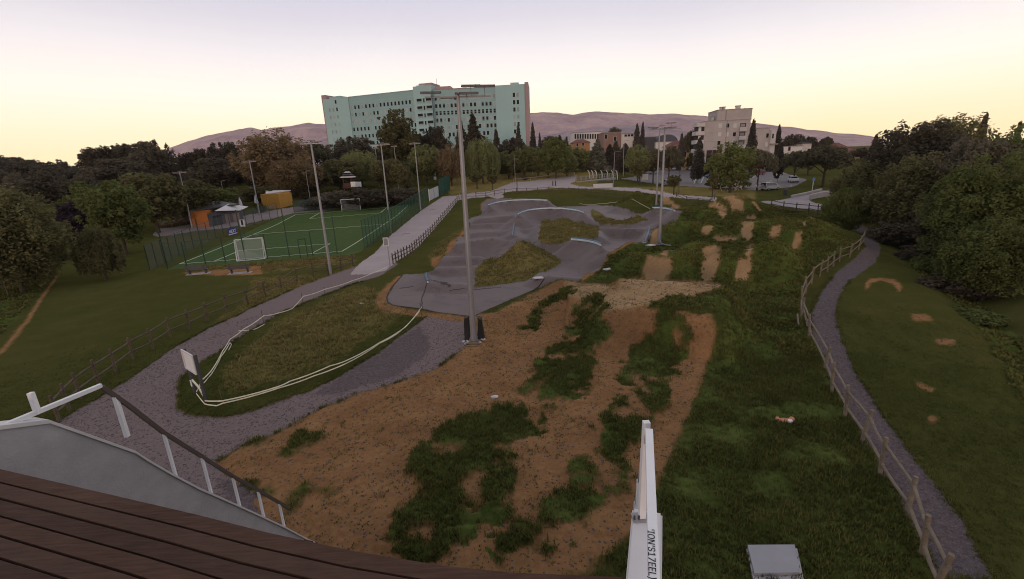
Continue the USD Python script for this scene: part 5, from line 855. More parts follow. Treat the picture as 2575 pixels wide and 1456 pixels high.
# ---------------------------------------------------------------- cars
m_tyre = M_plain('tyre', (.015, .015, .016), .8); m_rim = M_plain('rim', (.3, .3, .32), .4, .6); m_cg = M_plain('car_glass', (.02, .024, .03), .12, spec=.6)
CARM = {c: M_plain('car_' + c, v, .3, .2, .6, .02) for c, v in dict(silver=(.42, .42, .44), white=(.62, .62, .64), grey=(.20, .20, .22), black=(.03, .03, .034), blue=(.06, .09, .16), red=(.20, .04, .04)).items()}
def car(xy, rz, col, label, van=False, s_=1.):
    B = G(*xy); t = thing('parked_car', label, 'car', None, TR((B[0], B[1], Hxy(B[0], B[1])), rz, (s_, s_, s_))); L, Wd = 4.3, 1.75
    pr = [(-2.1, .35), (-2.15, .75), (-1.9, .95), (-1.0, 1.0), (1.6, 1.02), (2.1, .9), (2.15, .4)]; part(t, 'body', MB().poly([(x, -Wd / 2, z) for x, z in pr], (0, Wd, 0)), CARM[col], 30)
    cb = [(-1.15, 1.0), (-.45, 1.48), (1.3, 1.50), (1.95, 1.0)] if not van else [(-1.3, 1.0), (-.6, 1.7), (1.95, 1.72), (2.1, 1.0)]
    part(t, 'cabin', MB().prism([(cb[0][0], -.82, 1.), (cb[3][0], -.82, 1.), (cb[3][0], .82, 1.), (cb[0][0], .82, 1.)], [(cb[1][0], -.68, cb[1][1]), (cb[2][0], -.68, cb[2][1]), (cb[2][0], .68, cb[2][1]), (cb[1][0], .68, cb[1][1])]), CARM[col], 30)
    for sgn in (-1, 1):
        y0, y1 = sgn * .83, sgn * .70; part(t, 'side_window', MB().poly([(cb[0][0] + .2, y0 * .995, 1.03), (cb[3][0] - .2, y0 * .995, 1.03), (cb[2][0] - .05, y1 * 1.02, cb[2][1] - .08), (cb[1][0] + .08, y1 * 1.02, cb[1][1] - .08)], (0, sgn * .012, 0)), m_cg)
        for x in (-1.35, 1.35):
            w = part(t, 'wheel', MB().tube([(x, sgn * .66, .31), (x, sgn * .90, .31)], .31, 12), m_tyre); part(w, 'rim', MB().tube([(x, sgn * .90, .31), (x, sgn * .915, .31)], .19, 10), m_rim)
    part(t, 'windscreen', MB().poly([(cb[0][0] - .02, -.72, 1.05), (cb[0][0] - .02, .72, 1.05), (cb[1][0] - .04, .60, cb[1][1] - .06), (cb[1][0] - .04, -.60, cb[1][1] - .06)], (-.015, 0, .01)), m_cg); part(t, 'rear_window', MB().poly([(cb[3][0] + .02, -.72, 1.08), (cb[3][0] + .02, .72, 1.08), (cb[2][0] + .04, .60, cb[2][1] - .08), (cb[2][0] + .04, -.60, cb[2][1] - .08)], (.015, 0, .01)), m_cg)
    for sgn in (-1, 1): part(t, 'headlight', MB().box((-2.13, sgn * .6, .68), (.06, .35, .16)), m_lamp); part(t, 'tail_light', MB().box((2.13, sgn * .68, .8), (.06, .2, .2)), CARM['red'])
    return t
car((1936, 478), 3.5, 'silver', 'silver estate car parked nearest in front of the pines', True); car((1994, 458), 1.2, 'white', 'white car parked under the umbrella pines'); car((1676, 466), .3, 'grey', 'dark car at the near edge of the car park beside the right mast'); car((1459, 417), .2, 'white', 'far white car behind the pale green trees')
car((1718, 421), .9, 'white', 'white van parked between the two dark cypresses', True, 1.1); car((1729, 424), .9, 'black', 'black car right of the white van between the cypresses'); car((1740, 428), 1., 'silver', 'silver car close to the right cypress trunk'); car((1699, 428), .8, 'silver', 'silver car left of the left cypress in the car park'); car((1862, 462), .3, 'grey', 'grey car half hidden behind the flowering tree'); car((1792, 447), .4, 'blue', 'dark blue car behind the flowering tree on the left'); car((2188, 424), .2, 'white', 'white car on the far street near the blue containers'); car((1905, 440), .3, 'red', 'dark red car in the back row below the pines'); car((2118, 487), 1.3, 'silver', 'silver car half hidden by the right hand trees')
for k in range(9):
    a, b = G(1745 + k * 17, 462 - k * 1.2), G(1752 + k * 19, 443 - k * .4); single('parking_line', MB().beam((a[0], a[1], Hxy(a[0], a[1]) + .012), (b[0], b[1], Hxy(b[0], b[1]) + .012), .14, .012), m_line, 'white parking bay line on the car park asphalt, %s from the left' % ('first second third fourth fifth sixth seventh eighth ninth'.split()[k]), 'parking line')
# ---------------------------------------------------------------- hills and haze
def hill(name, pts, Yv, base_y, mat, back=1.0, seed=1, jag=.008):
    xs = np.array([p[0] for p in pts], float); ys = np.array([p[1] for p in pts], float); n = 260; nr = 26
    X_ = np.interp(np.linspace(0, 1, n), np.linspace(0, 1, len(xs)), xs); xi = np.linspace(xs[0], xs[-1], n); yi = np.interp(xi, xs, ys); yi += (meshkit.fbm(np.c_[xi * .03, xi * 0, xi * 0], 4, seed) - .5) * 5 * (yi < base_y - 4)
    crest = np.array([W(x, y, Yv) for x, y in zip(xi, yi)]); rows_ = []
    for r in np.linspace(-1, 1, 2 * nr + 1):
        w_ = 1 - abs(r) ** 1.15; q = crest.copy(); q[:, 1] += r * Yv * .35 * back; q[:, 0] *= q[:, 1] / Yv * .6 + .4 if r > 0 else 1 + r * .30
        z = crest[:, 2] * w_; nz = (meshkit.fbm(np.c_[q[:, 0] * .0045, q[:, 1] * .0045, q[:, 0] * 0], 5, seed) - .5); q[:, 2] = np.where(crest[:, 2] > 0, z * (1 + nz * (1 - w_) * 1.3) - 6 * (1 - w_), -10); rows_.append(q)
    v = np.vstack(rows_); i_, j_ = np.meshgrid(np.arange(len(rows_) - 1), np.arange(n - 1), indexing='ij'); a = (i_ * n + j_).ravel(); f = np.vstack([np.c_[a, a + 1, a + n + 1], np.c_[a, a + n + 1, a + n]])
    p = part(None, name, (v, f), mat, True); tag(p, kind='structure')
def M_hill(name, *cs):
    return usdkit.material(stage, LK + name, {'g': ('geometry', {}), 'n': ('noise_texture', {'scale': .0045, 'detail': 8., 'roughness': .62}), 'n2': ('noise_texture', {'scale': .035, 'detail': 5., 'roughness': .7}), 'm': ('mix_float', {'fac': .4}), 'r': ramp(*zip((.34, .5, .64), cs)), 'd': ('diffuse_bsdf', {})},
        [('g.position', 'n.vector'), ('g.position', 'n2.vector'), ('n.fac', 'm.a'), ('n2.fac', 'm.b'), ('m.result', 'r.fac'), ('r.color', 'd.color')], surface='d.BSDF')
m_h1 = M_hill('hill_scrub', (.21, .155, .175), (.34, .25, .26), (.48, .345, .32)); m_h2 = M_hill('hill_scrub_near', (.17, .145, .165), (.27, .225, .245), (.40, .30, .28))
hill('hills', [(330, 440), (415, 376), (470, 356), (520, 341), (560, 334), (600, 324), (630, 321), (660, 327), (690, 320), (730, 316), (778, 309), (830, 313), (900, 318), (1000, 310), (1100, 300), (1200, 292), (1300, 284), (1335, 283), (1400, 283), (1440, 288), (1470, 284), (1500, 279), (1530, 281), (1575, 286), (1640, 287), (1690, 287), (1750, 290), (1800, 296), (1850, 304), (1900, 310), (1960, 316), (2030, 326), (2080, 331), (2140, 336), (2200, 344), (2240, 355), (2290, 380), (2400, 420)], 3200., 400, m_h1, seed=3)
hill('hills', [(640, 420), (760, 362), (820, 348), (900, 345), (1000, 350), (1250, 352), (1335, 345), (1400, 336), (1470, 322), (1560, 315), (1640, 318), (1720, 330), (1800, 346), (1900, 360), (2000, 375), (2060, 395)], 2000., 400, m_h2, seed=8)
# ---------------------------------------------------------------- trees
LEAF = {
 'olive': M_leaf('leaf_olive', (.020, .019, .009), (.040, .037, .018), (.072, .065, .035), gain=4.8), 'dark': M_leaf('leaf_dark', (.015, .013, .010), (.029, .0255, .018), (.052, .046, .034), gain=5.4),
 'green': M_leaf('leaf_green', (.021, .025, .009), (.045, .050, .018), (.085, .088, .034), gain=4.2), 'light': M_leaf('leaf_light', (.030, .033, .014), (.062, .064, .028), (.105, .100, .050), gain=4.0),
 'russet': M_leaf('leaf_russet', (.030, .022, .013), (.062, .046, .026), (.105, .078, .048), gain=4.2), 'plum': M_leaf('leaf_plum', (.012, .009, .012), (.024, .018, .023), (.038, .028, .034), gain=3.4),
 'cypress': M_leaf('leaf_cypress', (.012, .011, .010), (.024, .022, .018), (.042, .038, .030), .15, gain=4.4), 'pine': M_leaf('leaf_pine', (.016, .015, .010), (.034, .031, .020), (.066, .056, .034), .2, gain=4.6), 'grey': M_leaf('leaf_grey', (.022, .022, .017), (.045, .045, .035), (.078, .076, .060), .25, gain=3.8)}
m_bark = M_plain('bark', (.060, .046, .036), .95, noise=.3, scale=3., bump=.5); m_flower = M_plain('blossom', (.45, .42, .38), .8)
def leaf_mesh(C, N, S, asp, g):
    n = len(C); a = np.cross(N, g.normal(size=(n, 3))); a /= np.linalg.norm(a, axis=1, keepdims=True) + 1e-9; b = np.cross(N, a)
    a = a * (S * asp)[:, None]; b = b * S[:, None]; v = np.stack([C - a * .9, C - b * .55, C + a, C + b * .55], 1).reshape(-1, 3); k = np.arange(n) * 4
    return v, np.vstack([np.c_[k, k + 1, k + 2], np.c_[k, k + 2, k + 3]])
def crown(shape, Hh, Wd, base, K, n, size, seed, asp=1.3):
    g = np.random.default_rng(seed); R = Wd / 2; hc = Hh - base; cs, rs, el = [], [], []
    def fib(K): i = np.arange(K) + .5; ph_ = np.arccos(1 - 2 * i / K); th = np.pi * (1 + 5 ** .5) * i; return np.c_[np.cos(th) * np.sin(ph_), np.sin(th) * np.sin(ph_), np.cos(ph_)]
    if shape in ('broad', 'loose', 'bush', 'tall'):
        d = fib(K); d += g.normal(0, .16, d.shape); d /= np.linalg.norm(d, axis=1, keepdims=True); rr = g.uniform(.50, .86, K); rr[::5] *= .55
        lowcut = 1. if shape != 'bush' else .8
        c = d * rr[:, None]; wz = np.where(c[:, 2] < 0, lowcut, 1.); c = np.c_[c[:, 0] * R, c[:, 1] * R, base + hc * .5 + c[:, 2] * hc * .5 * wz]
        if shape == 'tall': t = (c[:, 2] - base) / hc; f_ = np.where(t > .6, 1 - (t - .6) * 1.3, .75 + t * .4); c[:, :2] *= f_[:, None]
        r = R * g.uniform(.20, .38, K); sc = np.c_[r, r, r * (.85 if shape != 'loose' else 1.7) * g.uniform(.8, 1.2, K)]
        if shape == 'loose': sc[:, :2] *= .72
        K2 = int(K * .8); d2 = g.normal(size=(K2, 3)); d2[:, 2] = np.abs(d2[:, 2]) * .9 - .25; d2 /= np.linalg.norm(d2, axis=1, keepdims=True); q2 = g.uniform(.84, 1.06, (K2, 1)); c2 = d2 * q2; c2 = np.c_[c2[:, 0] * R, c2[:, 1] * R, base + hc * .5 + c2[:, 2] * hc * .5]; r2 = R * g.uniform(.05, .13, K2)
        c = np.vstack([c, c2]); sc = np.vstack([sc, np.c_[r2, r2, r2 * g.uniform(1.0, 3.2 if shape == 'loose' else 2.2, K2)]]); K = K + K2
        if shape == 'tall': sc[:, 2] *= 1.35
    elif shape == 'cypress':
        t = g.uniform(.0, 1, K) ** .9; t[:4] = [.93, .96, .985, .9]; prof_ = np.clip(np.minimum((t + .04) / .22, 1) * (1 - np.clip((t - .25) / .75, 0, 1) ** 1.7), .05, 1); th = g.uniform(0, 2 * np.pi, K); rad_ = R * prof_ * .62
        c = np.c_[np.cos(th) * rad_, np.sin(th) * rad_, base + hc * t]; r = R * (.18 + .34 * prof_); sc = np.c_[r, r, r * 2.2]
    elif shape == 'pine':
        th = g.uniform(0, 2 * np.pi, K); q = np.sqrt(g.uniform(0, 1, K)); c = np.c_[np.cos(th) * q * R * .84, np.sin(th) * q * R * .84, base + hc * (.28 + .52 * np.sqrt(np.maximum(0, 1 - q ** 2)) * g.uniform(.55, 1.05, K))]; r = R * g.uniform(.17, .27, K); sc = np.c_[r, r, r * .8]
    elif shape == 'conifer':
        t = np.linspace(0, .97, K); th = np.arange(K) * 2.4 + g.normal(0, .3, K); w_ = R * (1 - t) ** .85; q = g.uniform(.35, .85, K); c = np.c_[np.cos(th) * w_ * q, np.sin(th) * w_ * q, base + hc * t - w_ * q * .15]; q = q * g.uniform(.7, 1.25, K); c[:, 0] = np.cos(th) * w_ * q; c[:, 1] = np.sin(th) * w_ * q; r = np.maximum(w_ * .34, R * .06); sc = np.c_[r, r, r * .40 + hc * .018]
    elif shape == 'willow':
        th = g.uniform(0, 2 * np.pi, K); q = np.sqrt(g.uniform(0.05, 1, K)); top_ = base + hc * (.45 + .5 * np.sqrt(1 - q ** 2 * .9)); c = np.c_[np.cos(th) * q * R * .9, np.sin(th) * q * R * .9, top_ * .62]; sc = np.c_[np.full(K, R * .13), np.full(K, R * .13), top_ * .40]
    per = np.maximum(8, (n * (sc.prod(1) ** .5) / (sc.prod(1) ** .5).sum())).astype(int); C, N = [], []
    for k in range(K):
        u = g.normal(size=(per[k], 3)); u /= np.linalg.norm(u, axis=1, keepdims=True); rr = g.uniform(.62, 1.08, (per[k], 1)); C.append(c[k] + u * sc[k] * rr); nn_ = u * .8 + g.normal(0, .55, u.shape) + (0, 0, .35); N.append(nn_)
    C, N = np.vstack(C), np.vstack(N); N /= np.linalg.norm(N, axis=1, keepdims=True); keep = C[:, 2] > .05; C, N = C[keep], N[keep]
    if shape == 'willow': N[:, 2] *= .2
    return (c, sc, leaf_mesh(C, N, size * g.uniform(.6, 1.25, len(C)), asp if shape != 'willow' else 2.2, g))
KINDS = {  # shape, height, width, crown base, clusters, leaves, leaf size, leaf colour, seed
 'broad_olive': ('broad', 11, 9, 1.6, 70, 11000, .26, 'olive', 1), 'broad_dark': ('broad', 12, 9, 1.5, 70, 11000, .28, 'dark', 2), 'broad_green': ('broad', 10, 7, 1.2, 64, 10000, .22, 'green', 3), 'broad_light': ('broad', 9, 7, 1.2, 60, 9000, .24, 'light', 4), 'broad_russet': ('loose', 15, 12, 2., 80, 12000, .27, 'russet', 5),
 'loose_dark': ('loose', 15, 8, 2., 60, 9000, .30, 'dark', 6), 'tall_olive': ('tall', 20, 8, 1.5, 80, 12000, .30, 'olive', 7), 'plum': ('broad', 7, 5, 1.6, 44, 7000, .2, 'plum', 8), 'willow': ('willow', 11, 9, 1., 90, 11000, .2, 'light', 9), 'willow_dark': ('willow', 8, 5.5, .3, 70, 9000, .17, 'olive', 19),
 'cypress': ('cypress', 14, 3, .5, 60, 6500, .22, 'cypress', 10), 'umbrella_pine': ('pine', 11, 11, 2.6, 70, 12000, .24, 'pine', 11), 'conifer': ('conifer', 16, 8, .8, 90, 11000, .26, 'dark', 12), 'conifer_grey': ('conifer', 14, 9, .5, 90, 10000, .28, 'grey', 13), 'sapling': ('broad', 4, 2.4, 1.4, 22, 1800, .15, 'olive', 14), 'bush': ('bush', 4, 5, .0, 40, 6000, .18, 'dark', 15), 'bush_green': ('bush', 4, 5, .0, 40, 6000, .17, 'green', 17),
 'near_dark': ('broad', 13, 10, .6, 130, 30000, .20, 'dark', 21), 'near_olive': ('loose', 14, 10, .6, 130, 30000, .19, 'olive', 22), 'near_green': ('broad', 12, 10, .4, 130, 32000, .17, 'green', 23)}
FIRST = {}
def make_tree(kind, name, label, M):
    shape, Hh, Wd, base, K, n, size, lf, seed = KINDS[kind]; g = np.random.default_rng(seed + 50); c, sc, (v, f) = crown(shape, Hh, Wd, base, K, n, size, seed)
    t = thing(name, label, 'bush' if 'bush' in name else 'tree', None, M); part(t, 'crown', (v, f), LEAF[lf])
    if shape != 'bush' or True:
        m = MB(); tb = {'pine': .30, 'cypress': .14, 'conifer': .25}.get(shape, .28) * (Wd / 9) ** .6; th = base + (Hh - base) * (.75 if shape in ('cypress', 'conifer', 'tall') else .45); k_ = np.linspace(0, 1, 5); m.tube(np.c_[g.normal(0, .05, 5) * Hh * .04, g.normal(0, .05, 5) * Hh * .04, -.3 + (th + .3) * k_], tb * (1 - k_ * .7), 8)
        for i_ in g.choice(len(c), min(10, len(c)), False):
            if shape in ('cypress', 'conifer'): break
            a = np.array([0, 0, max(base * .8, th * g.uniform(.45, .95))]); m.tube([a, (a + c[i_]) / 2 + (0, 0, .3), c[i_]], [tb * .4, tb * .28, tb * .1], 5)
        part(t, 'trunk', m, m_bark, 50)
    return t
def tree(kind, x, yt, yb, wpx, label, Yd=None, rz=None, name=None):
    if Yd is None: B = G(x, yb)
    else: B = W(x, 400 - .04 * (x - 1287.5), Yd)
    B = np.array([B[0], B[1], Hxy(B[0], B[1]) - .05]); zf = (B - EYE) @ Fv; shape, Hh, Wd = KINDS[kind][:3]
    w = wpx * zf / F_PX; h = upto(x, yt, B) - B[2]; M = TR(B, rng.uniform(0, 6.28) if rz is None else rz, (w / Wd * 1.06, w / Wd * 1.06, h / Hh * 1.02))
    name = name or {'cypress': 'cypress', 'umbrella_pine': 'umbrella_pine', 'conifer': 'conifer', 'conifer_grey': 'conifer', 'sapling': 'sapling', 'willow': 'willow', 'willow_dark': 'willow', 'bush': 'bush', 'bush_green': 'bush', 'plum': 'plum_tree'}.get(kind, 'leafy_tree')
    if kind not in FIRST: FIRST[kind] = make_tree(kind, name, label, M); return FIRST[kind]
    return copy_of(FIRST[kind], label, 'bush' if 'bush' in name else 'tree', None, M)
TREES = [
 # right hand wood
 ('near_dark', 2310, 322, 0, 200, 'big dark tree in the middle of the right hand wood', 56), ('near_olive', 2400, 306, 0, 170, 'tall ragged olive tree behind the middle of the right hand wood', 58), ('near_dark', 2278, 385, 0, 100, 'dark tree at the left end of the right hand wood', 62),
 ('near_olive', 2340, 400, 0, 190, 'olive tree with lower crown at the front of the right hand wood', 46), ('near_dark', 2455, 360, 0, 190, 'dark shadowed tree between the ragged tree and the right edge', 44), ('near_green', 2525, 405, 0, 230, 'large green tree leaning into the picture at the right edge', 34), ('near_green', 2590, 330, 0, 200, 'tallest green tree cut by the right edge', 44), ('near_green', 2570, 560, 0, 190, 'low green tree at the right edge above the grass slope', 29),
 ('near_dark', 2440, 500, 0, 150, 'low dark tree at the edge of the ditch on the right', 40), ('conifer', 2466, 288, 0, 74, 'pointed conifer rising above the right hand wood', 68), ('conifer', 2252, 331, 0, 34, 'small dark conifer spire left of the right hand wood', 95), ('conifer', 2556, 308, 0, 60, 'ragged conifer top near the right edge of the sky', 60),
 ('near_green', 2118, 478, 590, 96, 'dense dark green small tree at the end of the right fence', None), ('near_olive', 2150, 415, 560, 120, 'round bushy tree behind the small tree at the fence end', None), ('broad_dark', 2205, 430, 0, 110, 'dark bushy tree left of the right hand wood by the road', 62), ('broad_green', 2185, 455, 0, 70, 'lighter bush like tree beside the white headed lamp', 64),
 ('bush', 2300, 560, 0, 110, 'dark bush at the foot of the right hand wood', 44), ('bush', 2395, 620, 0, 120, 'dark bush on the far bank of the ditch', 38), ('bush_green', 2400, 648, 0, 60, 'pale flowering bush on the ditch bank below the wood', 35), ('bush', 2500, 700, 0, 150, 'dark bush under the right edge trees', 30), ('bush_green', 2565, 800, 0, 110, 'green bush at the right edge near the camera', 25),
 # left
 ('near_olive', 60, 482, 735, 215, 'large olive tree at the left edge of the photo', None), ('broad_russet', -5, 495, 740, 120, 'reddish tree cut by the left edge', None), ('broad_green', 135, 520, 700, 80, 'green tree right of the large left edge tree', None), ('plum', 205, 510, 612, 84, 'dark purple leaved tree on the left lawn', None), ('broad_green', 203, 462, 0, 92, 'green tree behind the purple leaved tree', 68), ('broad_green', 320, 460, 640, 128, 'bright green round tree on the left lawn', None), ('willow_dark', 268, 560, 704, 92, 'dark drooping tree in front of the bright green round tree', None),
 ('broad_olive', 400, 432, 585, 150, 'olive tree behind the bright green round tree', None), ('broad_olive', 462, 452, 0, 110, 'olive tree behind the mast of the orange kiosk', 78), ('broad_green', 548, 470, 540, 112, 'low round green tree behind the white awning', None), ('broad_olive', 640, 470, 0, 90, 'olive tree behind the right end of the awning', 100),
 ('loose_dark', 260, 372, 0, 80, 'ragged dark tree at the left end of the tall group against the sky', 150), ('loose_dark', 305, 366, 0, 80, 'ragged dark tree second in the tall group against the sky', 152), ('loose_dark', 345, 362, 0, 76, 'tall ragged dark tree third in the tall group against the sky', 150), ('broad_dark', 393, 357, 0, 92, 'rounded dark tree at the right end of the tall group below the hill', 145), ('broad_dark', 300, 400, 0, 130, 'broad dark tree under the tall ragged group', 125),
 ('loose_dark', 480, 384, 0, 54, 'ragged dark tree left below the hill crest', 140), ('loose_dark', 512, 374, 0, 50, 'ragged dark tree with spiky top before the hill crest', 142), ('loose_dark', 575, 358, 0, 76, 'dark poplar group left of the russet tree', 140), ('broad_dark', 540, 400, 0, 100, 'low dark tree before the ragged spiky pair', 120), ('broad_russet', 690, 340, 0, 168, 'very large russet tree with bare twigs at its top', 118), ('umbrella_pine', 800, 348, 0, 84, 'dark flat topped pine left of the teal building', 135), ('broad_olive', 770, 420, 0, 110, 'olive tree right of the russet tree behind the mast', 112), ('broad_russet', 745, 400, 0, 120, 'smaller russet tree at the right side of the large russet tree', 110),
 # in front of the teal building
 ('broad_dark', 893, 348, 0, 128, 'round dark tree before the left end of the teal building', 150), ('willow', 905, 374, 0, 104, 'yellowish willow before the left end of the teal building', 128), ('broad_olive', 850, 400, 0, 100, 'olive tree left of the yellowish willow', 120), ('tall_olive', 1003, 278, 0, 92, 'very tall poplar before the teal building', 140), ('broad_dark', 1060, 340, 0, 70, 'dark tree right of the very tall poplar', 152), ('broad_dark', 1098, 322, 0, 72, 'dark tree before the central tower of the teal building', 156), ('broad_olive', 975, 400, 0, 90, 'olive tree below the very tall poplar', 122),
 ('conifer', 1163, 298, 0, 70, 'left dark cedar before the right wing of the teal building', 158), ('conifer', 1194, 288, 0, 96, 'broad dark cedar right of the tall mast', 156), ('broad_light', 1070, 365, 0, 76, 'pale green tree left of the red leaved tree', 130), ('broad_russet', 1132, 372, 0, 72, 'red leaved tree left of the willow', 128), ('willow', 1212, 342, 0, 86, 'large pale willow right of the tall mast', 130), ('conifer', 1250, 326, 0, 56, 'blue green conifer right of the willow', 158), ('conifer', 1306, 312, 0, 44, 'narrow conifer before the right end of the teal building', 162), ('cypress', 1341, 314, 0, 18, 'brown cypress at the right corner of the teal building', 175), ('cypress', 1358, 338, 0, 12, 'small dark cypress right of the teal building', 180),
 ('broad_dark', 1290, 350, 0, 80, 'dark tree below the narrow conifer', 150), ('broad_light', 1278, 380, 0, 66, 'young pale green tree first right of the willow', 140), ('broad_light', 1318, 368, 0, 62, 'young pale green tree second right of the willow', 142), ('broad_light', 1352, 372, 0, 56, 'young pale green tree third right of the willow', 142), ('broad_green', 1397, 348, 0, 74, 'taller green tree at the right end of the young trees', 136), ('broad_light', 1378, 380, 0, 50, 'pale young tree before the taller green tree', 138), ('broad_light', 1446, 372, 0, 70, 'pale tree below the low orange house', 150), ('broad_light', 1425, 388, 0, 56, 'pale shrubby tree right of the taller green tree', 140), ('conifer', 1408, 340, 0, 50, 'far dark conifer left of the white windowed building', 215), ('conifer', 1425, 344, 0, 36, 'second far dark conifer beside the white windowed building', 215), ('broad_dark', 1385, 345, 0, 60, 'far dark tree between teal building and conifers', 210), ('broad_dark', 1545, 323, 0, 44, 'dark tree crown above the brown house', 245),
 ('conifer_grey', 1502, 350, 0, 78, 'grey green spruce left of the street lamp behind the bridge', 152), ('cypress', 1548, 358, 0, 30, 'dark broad cypress behind the slim lamp', 152), ('cypress', 1572, 364, 0, 36, 'dark cypress hedge tree right of the slim lamp', 152), ('cypress', 1533, 366, 0, 30, 'dark cypress left of the slim lamp', 152), ('broad_light', 1606, 366, 0, 60, 'pale green tree behind the round sapling', 132), ('umbrella_pine', 1645, 366, 0, 64, 'pine behind the two floodlight masts', 132), ('umbrella_pine', 1685, 362, 0, 66, 'pine right of the two floodlight masts', 130), ('sapling', 1608, 403, 465, 40, 'round headed small tree at the near corner of the car park', None), ('cypress', 1600, 316, 0, 20, 'brownish blunt cypress on the hill side', 235), ('cypress', 1614, 311, 0, 14, 'pointed cypress right of the blunt one on the hill side', 235),
 ('cypress', 1709, 340, 436, 19, 'left dark cypress in the car park', None), ('cypress', 1752, 352, 460, 30, 'thick dark cypress in the car park before the apartment block', None), ('umbrella_pine', 1735, 320, 0, 40, 'dark layered pine at the left side of the apartment block', 188), ('cypress', 1889, 307, 0, 26, 'tall dark cypress before the apartment block corner', 150), ('cypress', 1955, 363, 456, 20, 'narrow dark cypress among the umbrella pines', None), ('sapling', 1694, 440, 490, 36, 'staked sapling right of the far floodlight mast', None), ('sapling', 1790, 430, 503, 24, 'thin staked sapling left of the flowering tree', None), ('broad_green', 1835, 362, 484, 104, 'large green tree with white blossom on its lower branches', None), ('umbrella_pine', 1903, 368, 480, 84, 'umbrella pine right of the flowering tree', None), ('umbrella_pine', 1995, 374, 458, 70, 'umbrella pine behind the white parked car', None), ('umbrella_pine', 2068, 356, 470, 118, 'largest umbrella pine at the right of the car park', None), ('umbrella_pine', 2040, 376, 0, 70, 'umbrella pine partly behind the largest one', 135), ('bush', 1775, 410, 0, 34, 'dark bush right of the thick cypress', 150), ('bush_green', 1815, 447, 0, 60, 'white flowering shrub below the flowering tree', 108), ('bush_green', 1862, 452, 0, 60, 'blossoming shrub right of the flowering tree trunk', 107),
 ('cypress', 1954, 318, 0, 18, 'dark cypress beside the lower apartment wing', 182), ('broad_dark', 1992, 340, 0, 60, 'dark tree mass right of the apartment wing', 225), ('broad_dark', 2030, 346, 0, 50, 'dark tree behind the roof terrace building', 228), ('umbrella_pine', 2076, 340, 0, 36, 'far flat topped pine above the largest umbrella pine', 230), ('broad_dark', 2170, 372, 0, 44, 'dark tree right of the yellow white house', 198), ('cypress', 2200, 341, 0, 20, 'lone pointed cypress on the right below the hill', 190), ('broad_olive', 2235, 380, 0, 50, 'olive tree above the blue containers', 150), ('broad_dark', 2100, 375, 0, 40, 'far dark tree left of the white gabled house', 220),
 ('sapling', 1200, 432, 475, 34, 'small tree right of the tall mast on the far lawn', None), ('sapling', 1239, 436, 478, 24, 'second small tree on the far lawn', None), ('bush', 1320, 442, 453, 14, 'tiny dark shrub on the far lawn', None), ('bush', 930, 476, 520, 110, 'dark hedge bush behind the far goal', None), ('bush', 850, 482, 522, 110, 'reddish dark bush left of the far goal', None), ('bush', 1010, 474, 512, 100, 'dark hedge bush right of the far goal', None), ('bush', 785, 500, 527, 50, 'dark shrub behind the far left corner of the pitch', None), ('bush_green', 658, 512, 534, 26, 'green shrub between awning and yellow kiosk', None), ('tall_olive', 1015, 420, 0, 40, 'slim dark tree trunk mass on the playground lawn', 112)]
for a in TREES: tree(a[0], a[1], a[2], a[3], a[4], a[5], a[6])
# blossom on the flowering tree and shrubs
g = np.random.default_rng(77); B = G(1838, 480); zf = (B - EYE) @ Fv; n_ = 160
C = B + np.c_[g.normal(0, 3., n_), g.normal(-2.5, .6, n_), np.abs(g.normal(1.6, 1.2, n_)) + .3]; N_ = g.normal(size=(n_, 3)); N_ /= np.linalg.norm(N_, axis=1, keepdims=True)
single('blossom', leaf_mesh(C, N_, g.uniform(.18, .34, n_), 1., g), m_flower, 'white blossom on the low branches before the parked cars', 'blossom', kind='stuff')
# stakes of saplings, sapling supports
for x, yb, yt, lab_ in ((1706, 488, 459, 'pale wooden stake beside the sapling right of the mast'), (1796, 505, 479, 'pale wooden stake beside the thin sapling')):
    A = G(x, yb); t = thing('tree_stake', lab_, 'stake'); zt = upto(x, yt, A); part(t, 'post', MB().tube([A, (A[0], A[1], zt)], .12, 7), m_woodp); part(t, 'cap', MB().lathe((A[0], A[1], zt), [(.13, 0), (0, .08)], 7), m_woodp)
# the far wood: one mass of crowns
def scatter(name, pts, kind, label):
    pi = UsdGeom.PointInstancer.Define(stage, '/World/' + name); shape, Hh, Wd, base, K, n, size, lf, seed = KINDS[kind]; c, sc, (v, f) = crown(shape, Hh, Wd, .2, 46, 3200, size * 1.5, seed + 9)
    usdkit.mesh(stage, f'/World/{name}/crown', (v, f), LEAF[lf]); pi.CreatePrototypesRel().SetTargets([Sdf.Path(f'/World/{name}/crown')])
    P = np.array([p[:3] for p in pts]); S = np.array([p[3:6] for p in pts]); a = np.random.default_rng(len(pts)).uniform(0, 6.28, len(pts))
    pi.CreateProtoIndicesAttr(Vt.IntArray([0] * len(pts))); pi.CreatePositionsAttr(Vt.Vec3fArray.FromNumpy(P.astype(np.float32))); pi.CreateScalesAttr(Vt.Vec3fArray.FromNumpy(S.astype(np.float32)))
    pi.CreateOrientationsAttr(Vt.QuathArray([Gf.Quath(math.cos(q / 2), 0, 0, math.sin(q / 2)) for q in a])); tag(pi.GetPrim(), label, 'wood', kind='stuff')
def band(prof, Y0, Y1, n, hr, seed):
    g = np.random.default_rng(seed); out = []; xs, ys = zip(*prof)
    for k in range(n):
        x = g.uniform(xs[0], xs[-1]); yt = np.interp(x, xs, ys) + g.uniform(0, hr) - (g.random() < .18) * g.uniform(2, 9); Yd = g.uniform(Y0, Y1); B = W(x, 400 - .04 * (x - 1287.5), Yd); z0 = Hxy(B[0], B[1]); h = max(3., upto(x, yt, B) - z0); w = np.clip(h * g.uniform(.7, 1.1), 4, 14); out.append((B[0], B[1], z0 - .3, w / 9, w / 9, h / 12))
    return out
